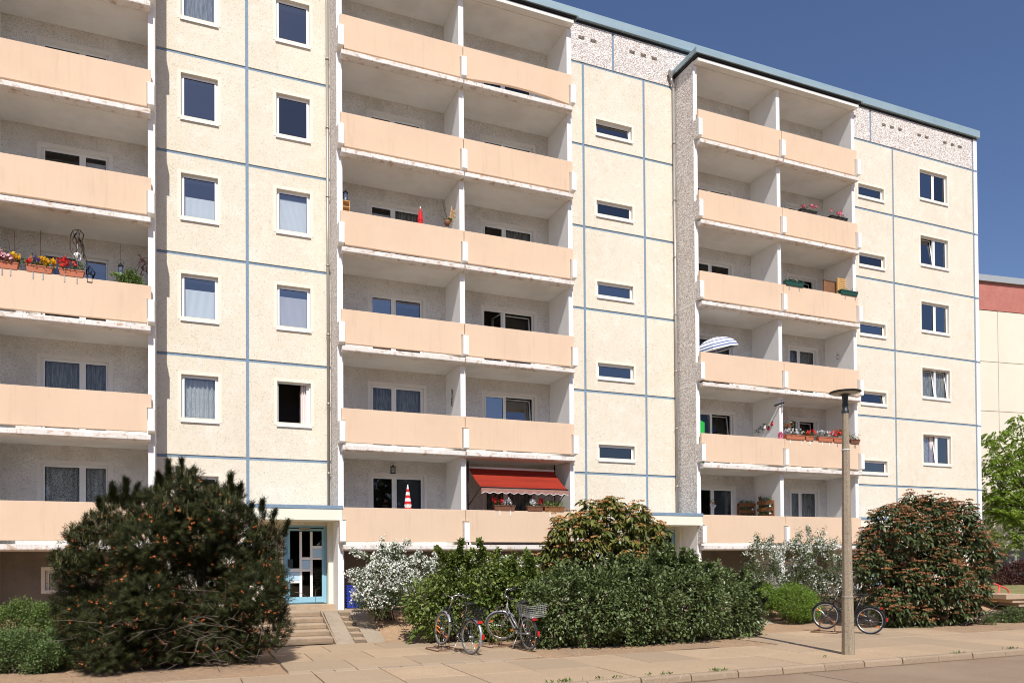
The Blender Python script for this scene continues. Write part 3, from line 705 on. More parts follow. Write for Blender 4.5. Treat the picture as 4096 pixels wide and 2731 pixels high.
def stems(base, tips, r0, m, parent, name='stems', wob=.15, n=5):
    mb = MB()
    for t in tips:
        b = np.array(base)+rng.normal(size=3)*(.12, .12, 0); pts = []
        for i in range(5):
            f = i/4; p = b*(1-f)+np.array(t)*f+rng.normal(size=3)*wob*(f*(1-f))*1.5; p[2] += (f*(1-f))*.35*np.linalg.norm(t[:2]-b[:2]); pts.append(p)
        mb.tube(pts, [r0*(1-.8*i/4) for i in range(5)], n, cap=False)
    return mb.build(name, m, parent)
def cloud(name, P_, D, size, m, parent, tmpl=LEAF_SIMPLE, droop=0., var=.3, rnd=.6):
    D = D.copy(); D[:, 2] -= droop; tv, tf = tmpl
    V, F = inst(tv, tf, P_, frames(D, rnd), size*rng.uniform(1-var, 1+var, len(P_)))
    return npmesh(name, V, F, m, parent)
def small_blobs(name, P_, size, m, parent, k=3, spread=.02):
    """little petal clusters: k crossed faces per point"""
    Q = np.repeat(P_, k, 0)+rng.normal(size=(len(P_)*k, 3))*spread
    tv = np.array([(-.5, -.5, 0), (.5, -.5, .1), (.5, .5, 0), (-.5, .5, .1)]); D = rng.normal(size=Q.shape)*.7; D[:, 1] -= .3
    V, F = inst(tv, [(0, 1, 2, 3)], Q, frames(D, .8, np.array([0, -.6, .8])), size*rng.uniform(.6, 1.3, len(Q))); return npmesh(name, V, F, m, parent)

# ---- big mugo pine
def pine():
    Y = -6.55
    L = [(398, 1140, 42), (428, 1115, 30), (395, 1200, 60), (500, 1175, 50), (528, 1150, 30), (275, 1180, 42), (330, 1250, 70), (450, 1240, 75), (225, 1270, 60), (556, 1244, 54), 
         (612, 1255, 38), (190, 1330, 52), (205, 1420, 65), (245, 1490, 65), (330, 1370, 80), (590, 1360, 70), (610, 1440, 55), (390, 1490, 70), (510, 1480, 70), (300, 1430, 80), (150, 1300, 30), (598, 1310, 48),
         (150, 1390, 28), (345, 1170, 40), (460, 1180, 40), (556, 1196, 26), (180, 1240, 26), (240, 1210, 34), (300, 1520, 40), (430, 1525, 35), (560, 1490, 40), (520, 1290, 60), (385, 1300, 50, .5), (430, 1430, 60, .6), (632, 1330, 20), (630, 1410, 22), (455, 1340, 55), (500, 1400, 60), (450, 1385, 40, .4), (395, 1450, 60), (470, 1300, 30, .5)]
    lumps = lumps_from(L, Y, .9); t = thing('pine_bush', 'tall dark spreading pine bush with orange buds left of the entrance steps', 'pine', (.0, Y, 0))
    # front/back bulk
    big = lumps+[(c+np.array([0, s*r*.9, 0]), r*.8) for c, r in lumps if r > .5 for s in (-1, 1)]
    P_, d = shell(big, 21000, .5, zmin=.05)
    # template shoot: radiating needles
    k = 16; tv = []; tf = []
    for i in range(k):
        a = i*2.4; h = .15+.85*i/k; el = .75-.35*h; r = .42
        dx, dy = math.cos(a), math.sin(a); b = np.array([dx*.02, h*.8, dy*.02]); e = b+np.array([dx*r*math.cos(el-.35), r*.75, dy*r*math.cos(el-.35)])
        s = np.array([-dy, 0, dx])*.034; o = len(tv); tv += [b-s, b+s, e+s*.4, e-s*.4]; tf.append((o, o+1, o+2, o+3))
    for (x0, y0, x1, y1, k) in ((392, 1110, 386, 1066, 70), (412, 1110, 418, 1064, 70), (440, 1115, 446, 1082, 50), (372, 1130, 362, 1096, 50), (525, 1140, 531, 1096, 70), (545, 1160, 556, 1118, 50), (500, 1150, 492, 1120, 40),
            (262, 1165, 256, 1120, 60), (282, 1160, 288, 1106, 70), (300, 1170, 318, 1122, 50), (236, 1200, 226, 1155, 50), (600, 1200, 604, 1154, 60), (622, 1215, 634, 1180, 40), (205, 1230, 196, 1196, 40), (170, 1275, 160, 1240, 36), (345, 1170, 338, 1140, 36), (470, 1150, 474, 1116, 40),
            (648, 1240, 664, 1205, 36), (575, 1200, 580, 1165, 36), (145, 1300, 128, 1278, 30)):
        a, b = atY(x0*S2, y0*S2, Y), atY(x1*S2, y1*S2, Y); f = rng.uniform(0, 1, (k, 1)); P_ = np.vstack([P_, a+(b-a)*f+rng.normal(size=(k, 3))*.045*(1.15-f)]); d = np.vstack([d, np.repeat([[0, 0, .6]], k, 0)])
    D = d*.8+rng.normal(size=d.shape)*.25; D[:, 2] += .75
    V, F = inst(np.array(tv), tf, P_, frames(D, 1.), .155*rng.uniform(.7, 1.25, len(P_))); npmesh('needles', V, F, M['needle'], t)
    # candles on the upper outline
    up = [(c, r) for c, r in lumps if c[2] > 1.6]
    Pc, dc = shell(up, 1700, .92, jitter=.03, zmin=.9); s = dc[:, 2] > .1; Pc = Pc[s]; n = len(Pc)
    tv2 = np.array([(-.10, 0, 0), (.10, 0, 0), (.13, .5, 0), (0, 1, 0), (-.13, .5, 0), (0, 0, -.1), (0, 0, .1), (0, .5, .13), (0, .5, -.13)])
    tf2 = [(0, 1, 2, 4), (4, 2, 3, 3), (5, 6, 7, 8), (8, 7, 3, 3)]
    Dz = rng.normal(size=Pc.shape)*.2; Dz[:, 2] += 1
    V, F = inst(tv2, tf2, Pc, frames(Dz, 1.), .15*rng.uniform(.6, 1.3, n)); npmesh('young_shoots', V, F, M['needle_tip'], t)
    V, F = inst(np.array(tv), tf, Pc, frames(Dz, 1.), .17*rng.uniform(.8, 1.2, n)); npmesh('needles', V, F, M['needle'], t)
    Pb, db = shell(big, 900, .97, jitter=.02, zmin=.2); small_blobs('buds', Pb+db*.02, .026, M['cone'], t, 4, .018)
    mb = MB()
    for (x0, y0, x1, y1) in ((452, 1500, 470, 1180), (520, 1480, 590, 1220), (420, 1500, 380, 1200), (380, 1500, 250, 1260), (470, 1500, 430, 1180)):
        a, b = atY(x0*S2, y0*S2, Y), atY(x1*S2, y1*S2, Y); a[2] = 0; pts = [a+(b-a)*f+np.array([.08*math.sin(f*5+x0), .2*f, 0]) for f in np.linspace(0, 1, 7)]
        mb.tube(pts, [.075-.008*i for i in range(7)], 7)
    mb.build('trunk', M['bark'], t)
    mb = MB(); c0 = atY(440*S2, 1440*S2, Y)
    for i in range(120):
        a = c0+rng.normal(size=3)*(.9, .35, .42); q = rng.normal(size=3)*(.35, .15, .2); a[1] -= .75; a[2] = max(a[2], .1)
        mb.tube([a, a+q*.5+rng.normal(size=3)*.05, a+q+rng.normal(size=3)*.07], [.005, .004, .002], 4, cap=False)
    for i in range(34):
        a = c0+rng.normal(size=3)*(1., .4, .7)+np.array([0, .2, .3]); q = rng.normal(size=3)*(.35, .2, .25); a[2] = max(a[2], .2)
        mb.tube([a, a+q*.5, a+q+rng.normal(size=3)*.1], [.009, .007, .003], 4, cap=False)
    mb.build('dead_twigs', M['twig'], t)
pine()

# ---- leatherleaf viburnum
LEAF_LONG = (np.array([(0, 0, 0), (-.15, .25, .05), (0, .27, -.01), (.15, .25, .05), (-.17, .6, -.02), (0, .62, -.07), (.17, .6, -.02), (0, 1, -.26)]), [(0, 2, 1, 1), (0, 3, 2, 2), (1, 2, 5, 4), (2, 3, 6, 5), (4, 5, 7, 7), (5, 6, 7, 7)])
def viburnum(L, Y, label, base, nsh, leaf, flow, fn, lsize=.23, fr=.085):
    lumps = lumps_from(L, Y, .5); t = thing('viburnum_shrub', label, 'shrub', base)
    P_, d = shell(lumps, nsh, .72, ysq=1.15)
    # each tip: a whorl of drooping leaves
    per = 7; Q = np.repeat(P_, per, 0); a = np.tile(np.arange(per)*2*math.pi/per, len(P_))+np.repeat(rng.uniform(0, 6, len(P_)), per)
    D = np.stack([np.cos(a), np.sin(a), -.55+rng.normal(size=len(a))*.35], -1)+np.repeat(d, per, 0)*.35
    Q = Q+rng.normal(size=Q.shape)*.025
    tv, tf = LEAF_LONG
    V, F = inst(tv, tf, Q, frames(D, .25), lsize*rng.uniform(.65, 1.2, len(Q))); npmesh('leaves', V, F, leaf, t)
    # flat rusty clusters sitting on the outward and upward tips
    s = (d[:, 2] > -.35); Pf = P_[s]+d[s]*.06; Pf = Pf[:fn]; Pf[:, 2] += .05; m = 26
    Q = np.repeat(Pf, m, 0); rr = fr*np.sqrt(rng.uniform(0, 1, len(Q)))*np.repeat(rng.uniform(.6, 1.25, len(Pf)), m); a = rng.uniform(0, 2*math.pi, len(Q))
    Q = Q+np.stack([rr*np.cos(a), rr*np.sin(a), .03-(rr/fr)**2*.03+rng.normal(size=len(Q))*.006], -1)
    tvb = np.array([(-.5, -.5, 0), (.5, -.5, .15), (.5, .5, 0), (-.5, .5, .15)])
    V, F = inst(tvb, [(0, 1, 2, 3)], Q, frames(rng.normal(size=Q.shape), .9, np.array([0, -.5, .8])), .030*rng.uniform(.7, 1.3, len(Q))); npmesh('flower_clusters', V, F, flow, t)
    tips = [c for c, r in lumps]+[c+rng.normal(size=3)*r*.5 for c, r in lumps]
    stems(base, tips, .03, M['bark'], t)
viburnum([(1400, 1205, 58), (1340, 1235, 60), (1455, 1235, 58), (1290, 1280, 48), (1495, 1225, 34), (1385, 1285, 60), (1300, 1215, 34), (1265, 1325, 26), (1450, 1300, 55), (1500, 1275, 28), (1340, 1330, 45), (1545, 1345, 24), (1530, 1385, 25), (1400, 1168, 26), (1350, 1192, 36), (1452, 1190, 36), (1262, 1265, 22), (1470, 1345, 40)], -4.3,
    'tall domed shrub with yellowish drooping leaves and rusty flower clusters standing behind the hedge', tuple(atZ(1385*S2, 1440*S2, .1)*[1, 0, 0]+np.array([0, -4.3, .0])), 1150, M['vib_leaf_y'], M['vib_flower'], 480, fr=.11)
viburnum([(2055, 1215, 58), (2125, 1195, 55), (2190, 1225, 58), (2015, 1260, 48), (2100, 1270, 75), (2180, 1290, 78), (2228, 1275, 50), (2252, 1315, 26), (2030, 1330, 50, .4), (2120, 1350, 70, .3), (2192, 1370, 60), (2145, 1400, 60), (2212, 1400, 27), (2085, 1160, 20), (2140, 1158, 16), (2070, 1385, 32, .3), (2205, 1180, 30), (2000, 1300, 34), (2100, 1420, 34, -.4), (2180, 1425, 30), (2050, 1400, 34, -.5), (2080, 1340, 50, -.3), (2030, 1380, 28, -.3), (2150, 1330, 60, -.5), (2170, 1165, 18), (2120, 1165, 18), (2222, 1330, 30)], -6.2,
    'huge round dark green shrub crowded with brown flower clusters right of the lamp post', tuple(np.array([19.6, -6.2, 0])), 3000, M['vib_leaf'], M['vib_flower_d'], 1700, lsize=.19, fr=.11)

# ---- leafy shrubs
def leafy(name, L, Y, label, cat, base, n, per, size, m, tmpl=LEAF_OVAL, flower=None, fs=.03, group=None, sprays=(), inner=.7, spread=.07, stemm=None, zmin=None, droop=.15, ysq=1.1, flat=1., extra=None, shoots=0):
    lumps = lumps_from(L, Y, .4) if not extra else extra; t = thing(name, label, cat, base, group)
    P_, d = shell(lumps, n, inner, ysq=ysq, zmin=zmin, flat=flat)
    for (x0, y0, x1, y1, k) in sprays:     # arching shoots sticking out of the outline
        a, b = atY(x0*S2, y0*S2, Y), atY(x1*S2, y1*S2, Y)
        f = rng.uniform(0, 1, k)[:, None]; q = a+(b-a)*f+rng.normal(size=(k, 3))*.03; q[:, 2] += (f[:, 0]*(1-f[:, 0]))*.1
        P_ = np.vstack([P_, q]); dd = np.repeat((b-a)[None], k, 0); d = np.vstack([d, dd/np.linalg.norm(dd, axis=1, keepdims=True)])
    for _ in range(shoots):
        c, r = random.choice(lumps); dd = rng.normal(size=3)*(.8, .7, .35); dd[2] = abs(dd[2])+.45; dd /= np.linalg.norm(dd); a = c+dd*r*.9; ln = random.uniform(.18, .48); k = int(26*ln/.4); b = a+dd*ln*np.array([1, 1, 1.2])
        f = rng.uniform(0, 1, (k, 1)); P_ = np.vstack([P_, a+(b-a)*f+rng.normal(size=(k, 3))*.012]); d = np.vstack([d, np.repeat([dd], k, 0)])
    Q, D = clumped(P_, d, per, spread, .7) if not shoots else clumped(P_, d, per, np.where(np.arange(len(P_)) < n, spread, spread*.35).repeat(per)[:, None], .7)
    cloud('leaves', Q, D, size, m, t, tmpl, droop)
    if flower:
        k = int(len(P_)*flower); idx = rng.choice(len(P_), k, replace=False); sel = idx[(d[idx, 2] > -.3)]
        Pf = P_[sel]+d[sel]*.035; Pf = np.repeat(Pf, 4, 0)+rng.normal(size=(len(sel)*4, 3))*.045
        small_blobs('blossoms', Pf, fs, M['blossom'], t, 3, .022)
    tips = [c+rng.normal(size=3)*r*.4 for c, r in lumps for _ in range(2)]
    stems(base, tips, .016, stemm or M['bark'], t, wob=.2)
    return t
leafy('hedge', [(1285, 1400, 72), (1370, 1395, 82), (1470, 1390, 88), (1570, 1385, 88), (1660, 1400, 72), (1712, 1440, 36), (1560, 1335, 40), (1610, 1355, 45), (1300, 1345, 50), (1480, 1340, 50), (1400, 1350, 55), (1265, 1450, 40), (1340, 1455, 50), (1440, 1455, 52), (1540, 1455, 50), (1630, 1445, 46), (1700, 1462, 26), (1240, 1380, 40), (1650, 1345, 30), (1730, 1400, 22), (1560, 1305, 24), (1620, 1320, 24), (1510, 1312, 22), (1440, 1330, 26), (1690, 1355, 22)], -6.75,
    'wide dense dark green hedge bulging over the pavement beside the parked bicycles', 'hedge', (10.0, -6.75, 0), 4300, 9, .09, M['hedge_leaf'], shoots=110, sprays=[(1570, 1310, 1588, 1262, 16), (1575, 1300, 1566, 1275, 10), (1640, 1320, 1650, 1290, 10), (1615, 1330, 1640, 1296, 10), (1500, 1320, 1520, 1290, 8), (1730, 1465, 1768, 1468, 8), (1660, 1330, 1680, 1310, 8)])
leafy('snowberry_shrub', [(985, 1385, 52), (1045, 1352, 52), (1115, 1345, 52), (1185, 1352, 52), (1000, 1425, 42), (1080, 1400, 60), (1160, 1400, 60), (1225, 1355, 45), (1040, 1305, 24), (1125, 1300, 24), (1200, 1310, 24), (1110, 1440, 40), (1200, 1420, 40)], -4.75,
    'loose fresh green leafy shrub behind the two left bicycles', 'shrub', (5.9, -4.75, 0), 1700, 8, .10, M['light_leaf'], shoots=42, sprays=[(1040, 1300, 1038, 1268, 8), (1150, 1300, 1185, 1275, 8), (960, 1440, 940, 1470, 10), (1125, 1300, 1095, 1275, 7)], spread=.085)
leafy('spirea_bush', [(880, 1335, 48), (845, 1365, 36), (920, 1350, 46), (885, 1285, 26), (835, 1330, 24), (915, 1300, 26), (870, 1380, 34), (960, 1310, 30), (905, 1270, 14)], -2.9,
    'arching bush covered in white blossom right of the entrance ramp', 'flowering bush', (4.9, -2.7, .45), 1500, 8, .05, M['white_leaf'], LEAF_SIMPLE, flower=.6, fs=.033,
    sprays=[(880, 1280, 876, 1242, 30), (905, 1285, 938, 1246, 30), (860, 1290, 805, 1262, 34), (925, 1300, 965, 1268, 26), (840, 1330, 795, 1318, 30), (895, 1280, 907, 1252, 20)], spread=.04)
leafy('spirea_bush', [(1095, 1310, 30), (1160, 1312, 30), (1215, 1312, 32), (1240, 1325, 30), (1050, 1315, 26), (1010, 1300, 24)], -2.6,
    'white blossoming bush peeping over the fresh green shrub below the awning balcony', 'flowering bush', (7.6, -2.6, .5), 900, 7, .05, M['white_leaf'], LEAF_SIMPLE, flower=.6, fs=.034, spread=.05)
leafy('spirea_bush', [(1750, 1285, 42), (1815, 1290, 48), (1885, 1290, 48), (1935, 1312, 38), (1765, 1340, 40), (1850, 1350, 50), (1920, 1360, 50), (1965, 1365, 40), (1935, 1390, 32), (1985, 1395, 28), (1745, 1255, 16), (1870, 1255, 22), (1830, 1252, 14), (1960, 1340, 40)], -3.0,
    'sprawling bush with white blossom and bare arching shoots left of the lamp post', 'flowering bush', (18.6, -2.8, .45), 2600, 8, .055, M['white_leaf'], LEAF_SIMPLE, flower=.30, fs=.033,
    sprays=[(1745, 1260, 1735, 1228, 22), (1760, 1260, 1775, 1232, 20), (1820, 1260, 1838, 1222, 26), (1858, 1250, 1856, 1212, 24), (1870, 1260, 1886, 1220, 22), (1900, 1260, 1922, 1240, 14), (1880, 1250, 1898, 1214, 14)], spread=.05)
leafy('box_bush', [(1745, 1362, 28), (1765, 1372, 26), (1735, 1375, 22)], -3.3, 'small bright green clipped bush, left one of the pair on the bank', 'bush', (16.8, -3.3, .3), 1500, 8, .040, M['box_leaf'], LEAF_OVAL, group='bright green bushes on the bank', inner=.82, spread=.045, droop=.5)
leafy('box_bush', [(1825, 1380, 38), (1845, 1388, 32), (1800, 1378, 26), (1860, 1398, 22), (1840, 1400, 24)], -4.1, 'larger bright green rounded bush on the bank beside the lamp post bicycle', 'bush', (17.3, -4.1, .1), 2400, 8, .040, M['box_leaf'], LEAF_OVAL, group='bright green bushes on the bank', inner=.82, spread=.045, droop=.5)
for (L, Y, lab, b) in (
    ([(30, 1425, 40), (60, 1405, 28), (5, 1440, 40), (80, 1430, 20)], -4.2, 'low green shrub under the basement window at the far left edge', (-3.6, -4.2, 0)),
    ([(118, 1425, 32), (100, 1410, 22), (140, 1440, 24)], -4.4, 'low green shrub tucked between the pine bush and the basement window', (-2.9, -4.4, 0)),
    ([(25, 1490, 40), (60, 1475, 30), (8, 1510, 36)], -6.2, 'blue green ground shrub in the front left corner of the bed', (-3.0, -6.2, 0)),
    ([(92, 1515, 36), (115, 1500, 24), (80, 1495, 26)], -6.4, 'blue green ground shrub, middle one in front of the left bed', (-2.6, -6.4, 0)),
    ([(140, 1485, 30), (150, 1510, 26), (125, 1470, 24)], -5.9, 'blue green ground shrub touching the left foot of the pine bush', (-2.2, -5.9, 0))):
    leafy('low_shrub', L, Y, lab, 'low shrub', b, 900, 8, .045, M['low_leaf'] if Y > -5 else M['low_leaf2'], LEAF_SIMPLE, group='low shrubs in the left bed', inner=.6, spread=.05, droop=-.3)
leafy('low_shrub', [(2290, 1424, 17), (2320, 1414, 18), (2350, 1420, 20), (2270, 1430, 11), (2380, 1420, 22)], -6.9, 'sprawling low green shrub on the bare soil at the right edge', 'low shrub', (21.6, -6.9, 0), 1300, 7, .05, M['hedge_leaf'], LEAF_SIMPLE, inner=.5, spread=.05, droop=-.2)
leafy('barberry_hedge', [(2300, 1325, 24), (2330, 1318, 26), (2360, 1318, 28), (2400, 1318, 30), (2280, 1335, 18), (2345, 1345, 20), (2310, 1345, 18)], 1.5, 'dark red leaved hedge below the neighbouring house wall', 'hedge', tuple(atY(2340*S2, 1350*S2, 1.5)), 2000, 6, .08, M['red_leaf'], LEAF_SIMPLE, zmin=.5)

# ---- trees across the road behind the camera, seen only in the window panes
P_ = []
for i in range(16):
    c = np.array([-45+i*7.5+random.uniform(-2, 2), -62+random.uniform(-4, 4), random.uniform(6, 9)]); r = np.array([4.8, 3.5, random.uniform(5.5, 8.5)])
    d = rng.normal(size=(1100, 3)); d /= np.linalg.norm(d, axis=1, keepdims=True); P_.append(c+d*r*rng.uniform(.5, 1.05, (1100, 1)))
P_ = np.vstack(P_); V, F = inst(*LEAF_SIMPLE, P_, frames(rng.normal(size=P_.shape), 1.), rng.uniform(.9, 1.8, len(P_)))
kind(npmesh('tree_line', V, F, M['hedge_leaf']), 'stuff')

def locust():
    Y = 2.9
    L = [(2290, 1005, 26), (2345, 992, 34), (2330, 1030, 34), (2280, 1050, 24), (2310, 1075, 40), (2350, 1080, 46), (2290, 1130, 32), (2300, 1225, 24), (2330, 1245, 28), (2360, 1170, 40), (2340, 1140, 44), (2275, 1170, 20), (2310, 1185, 32), (2350, 1215, 26), (2262, 1085, 18), (2270, 1010, 18), (2285, 1100, 26), (2300, 1150, 30), (2330, 1180, 30), (2275, 1140, 20),
         (2400, 1040, 60), (2410, 1120, 70), (2440, 1190, 60), (2420, 980, 50), (2480, 1100, 80), (2335, 960, 14)]
    lumps = lumps_from(L, Y, .3); b = atY(2425*S2, 1300*S2, Y); b[2] = .8
    t = thing('locust_tree', 'sunny yellow green feathery tree in front of the neighbouring house', 'tree', tuple(b))
    # tiers of drooping compound leaves: points on flattened discs
    P_, d = shell([(c, r) for c, r in lumps], 1900, .25, flat=.7, ysq=1.4, zmin=1.2)
    per = 18; f = np.tile(np.linspace(0, 1, per), len(P_)); D = d.copy(); D[:, 2] = -.25+rng.normal(size=len(D))*.2; D = D/np.linalg.norm(D, axis=1, keepdims=True)
    Q = np.repeat(P_, per, 0)+np.repeat(D, per, 0)*f[:, None]*.32; Q[:, 2] -= f*f*.10
    side = np.cross(np.repeat(D, per, 0), (0, 0, 1)); side /= np.linalg.norm(side, axis=1, keepdims=True)+1e-9
    sg = np.tile(np.array([1, -1]*(per//2)), len(P_))[:, None]
    cloud('crown', Q, side*sg+np.repeat(D, per, 0)*.4, .135, M['locust_leaf'], t, LEAF_SIMPLE, .25)
    mb = MB(); mb.tube([b, b+[0, 0, 1.2], b+[-.1, .1, 2.6]], [.14, .12, .09], 9)
    for c, r in lumps:
        s = b+np.array([0, 0, random.uniform(1.2, 2.8)]); mb.tube([s, (s+c)/2+[0, 0, .25], c], [.05, .03, .012], 5, cap=False)
    mb.build('trunk', M['bark'], t)
locust()
# weeds along the kerb and bike racks
M['weed'] = leafmat('kerb_weed', (.10, .17, .03), (.16, .24, .05), .6, .3)
mb_pos = []
for (x, y, n, s) in [(2048+360/1.7207, 1820+1555/1.7207, 40, .10), (2048+600/1.7207, 1820+1535/1.7207, 8, .04), (2048+715/1.7207, 1820+1530/1.7207, 12, .05), (2048+940/1.7207, 1820+1510/1.7207, 8, .04), (2048+1060/1.7207, 1820+1505/1.7207, 14, .06),
                     (2048+1420/1.7207, 1820+1480/1.7207, 34, .09), (3072+1300/1.7207, 1820+1362/1.7207, 14, .06), (3072+1660/1.7207, 1820+1330/1.7207, 22, .08), (3072+400/1.7207, 1820+1385/1.7207, 8, .03)]:
    p = atZ(x, y, .01); q = p+rng.normal(size=(n, 3))*(s*1.3, s*.35, 0); q[:, 2] = .005; d = rng.normal(size=(n, 3))*.7; d[:, 2] = 1
    w = thing('weed_tuft', 'weed tuft in the kerb joint, %s' % ['widest and leftmost of all', 'tiny one just right of the widest tuft', 'second small one from the left', 'faint one below the hedge middle', 'small one below the hedge, left of a grassy one', 'long grassy one under the hedge', 'small one right of the lamp post foot', 'long grassy one nearest the right edge', 'faint one left of the lamp post foot'][len(mb_pos)], 'weed', tuple(p), 'weeds along the kerb'); mb_pos.append(p)
    V, F = inst(LEAF_SIMPLE[0]*np.array([.5, 1, 1]), LEAF_SIMPLE[1], q, frames(d, 1.), rng.uniform(.04, .09, n)); npmesh('blades', V, F, M['weed'], w)
# leaf litter on the soil below the shrubs
P_ = np.stack([rng.uniform(-4, 22, 2600), rng.uniform(-8.6, -2, 2600), np.zeros(2600)], -1); P_[:, 2] = gh(P_[:, 0], P_[:, 1])+.012
keep = ~((P_[:, 0] > 1.2) & (P_[:, 0] < 6.2) & (P_[:, 1] < -1)) ; P_ = P_[keep]; d = rng.normal(size=P_.shape); d[:, 2] = .1
V, F = inst(LEAF_SIMPLE[0], LEAF_SIMPLE[1], P_, frames(d, .2), rng.uniform(.015, .05, len(P_)))
lit = npmesh('leaf_litter', V, F, leafmat('dry_litter', (.30, .16, .08), (.10, .075, .04), .9, 0)); kind(lit, 'stuff')
# ------------------------------------------------------------------ street lamp
M['lamp_conc'] = mat('exposed_aggregate_lamp_concrete', (.33, .27, .19), .9, layers=[('cells', 45, .55, .9, (.17, .135, .10), .75), ('noise', (5, 5, 1.2), .45, .7, (.30, .25, .185), .6), ('cells', 70, .85, .95, (.6, .54, .44), .6)], bump=[('voronoi', 60, .5, .006)])
M['lamp_head'] = mat('dark_lamp_metal', (.045, .05, .055), .4, .4)
M['lamp_glass'] = mat('cloudy_lamp_lens', (.42, .40, .36), .3)
M['ribbon'] = mat('white_tie', (.75, .75, .72), .6)
lx, ly = 12.82, -10.89
t = thing('street_lamp', 'tapering octagonal concrete street lamp with a flat saucer head at the kerb', 'street lamp', (lx, ly, 0))
def octa(prof, name, m, rot=.25, n=8):
    mb = MB(); vs = []
    for (r, z) in prof:
        for j in range(n): a = rot+2*math.pi*j/n; vs.append((lx+r*math.cos(a), ly+r*math.sin(a), z))
    fs = [(i*n+j, i*n+(j+1) % n, (i+1)*n+(j+1) % n, (i+1)*n+j) for i in range(len(prof)-1) for j in range(n)]+[[(len(prof)-1)*n+j for j in range(n)]]
    mb.add(vs, fs); return mb.build(name, m, t)
octa([(.137, -.02), (.130, .3), (.120, 1.16), (.119, 1.22), (.110, 1.23), (.096, 2.8), (.078, 4.3), (.066, 5.12)], 'pole', M['lamp_conc'])
octa([(.121, 1.185), (.124, 1.185), (.124, 1.205), (.12, 1.205)], 'pole_band', M['pipe'])
mb = MB(); mb.lathe([(.076, 5.08), (.076, 5.14), (.060, 5.16), (.060, 5.22), (.066, 5.24), (.054, 5.32), (.066, 5.44), (.09, 5.47)], (lx, ly, 0), 20); mb.build('neck', M['lamp_head'], t)
mb = MB(); mb.lathe([(.08, 5.462), (.20, 5.485), (.31, 5.508), (.325, 5.518), (.31, 5.53), (.2, 5.55), (.06, 5.562), (.001, 5.565)], (lx, ly, 0), 36); mb.build('lamp_shade', M['lamp_head'], t)
mb = MB(); mb.lathe([(.07, 5.475), (.15, 5.468), (.25, 5.48), (.28, 5.492)], (lx, ly, 0), 30); mb.build('lens', M['lamp_glass'], t)
mb = MB(); mb.lathe([(.083, 4.285), (.088, 4.29), (.088, 4.305), (.083, 4.31)], (lx, ly, 0), 12); mb.build('tie', M['ribbon'], t)

# ------------------------------------------------------------------ bicycles
M['chrome'] = mat('chromed_steel', (.62, .62, .62), .22, 1.)
M['alu'] = mat('dull_aluminium', (.55, .55, .54), .4, .8)
M['tyre'] = mat('black_tyre', (.025, .025, .024), .8)
M['tyre_grey'] = mat('dusty_tyre', (.13, .12, .105), .85)
M['black'] = mat('black_paint', (.012, .012, .014), .3, spec=.6)
M['blackmatt'] = mat('matt_black_plastic', (.018, .018, .018), .6)
M['navy'] = mat('navy_blue_paint', (.02, .025, .13), .3, spec=.6)
M['wire'] = mat('galvanised_wire', (.42, .42, .41), .4, .3)
M['silver'] = mat('silver_paint', (.36, .36, .38), .35, .5)
M['red_lens'] = mat('red_reflector', (.55, .015, .015), .2, spec=.6)
M['orange'] = mat('orange_reflector', (.85, .22, .02), .3, spec=.6)
M['rust'] = mat('rusty_steel', (.19, .09, .05), .9, layers=[('noise', 20, .4, .7, (.10, .05, .03), .7)])
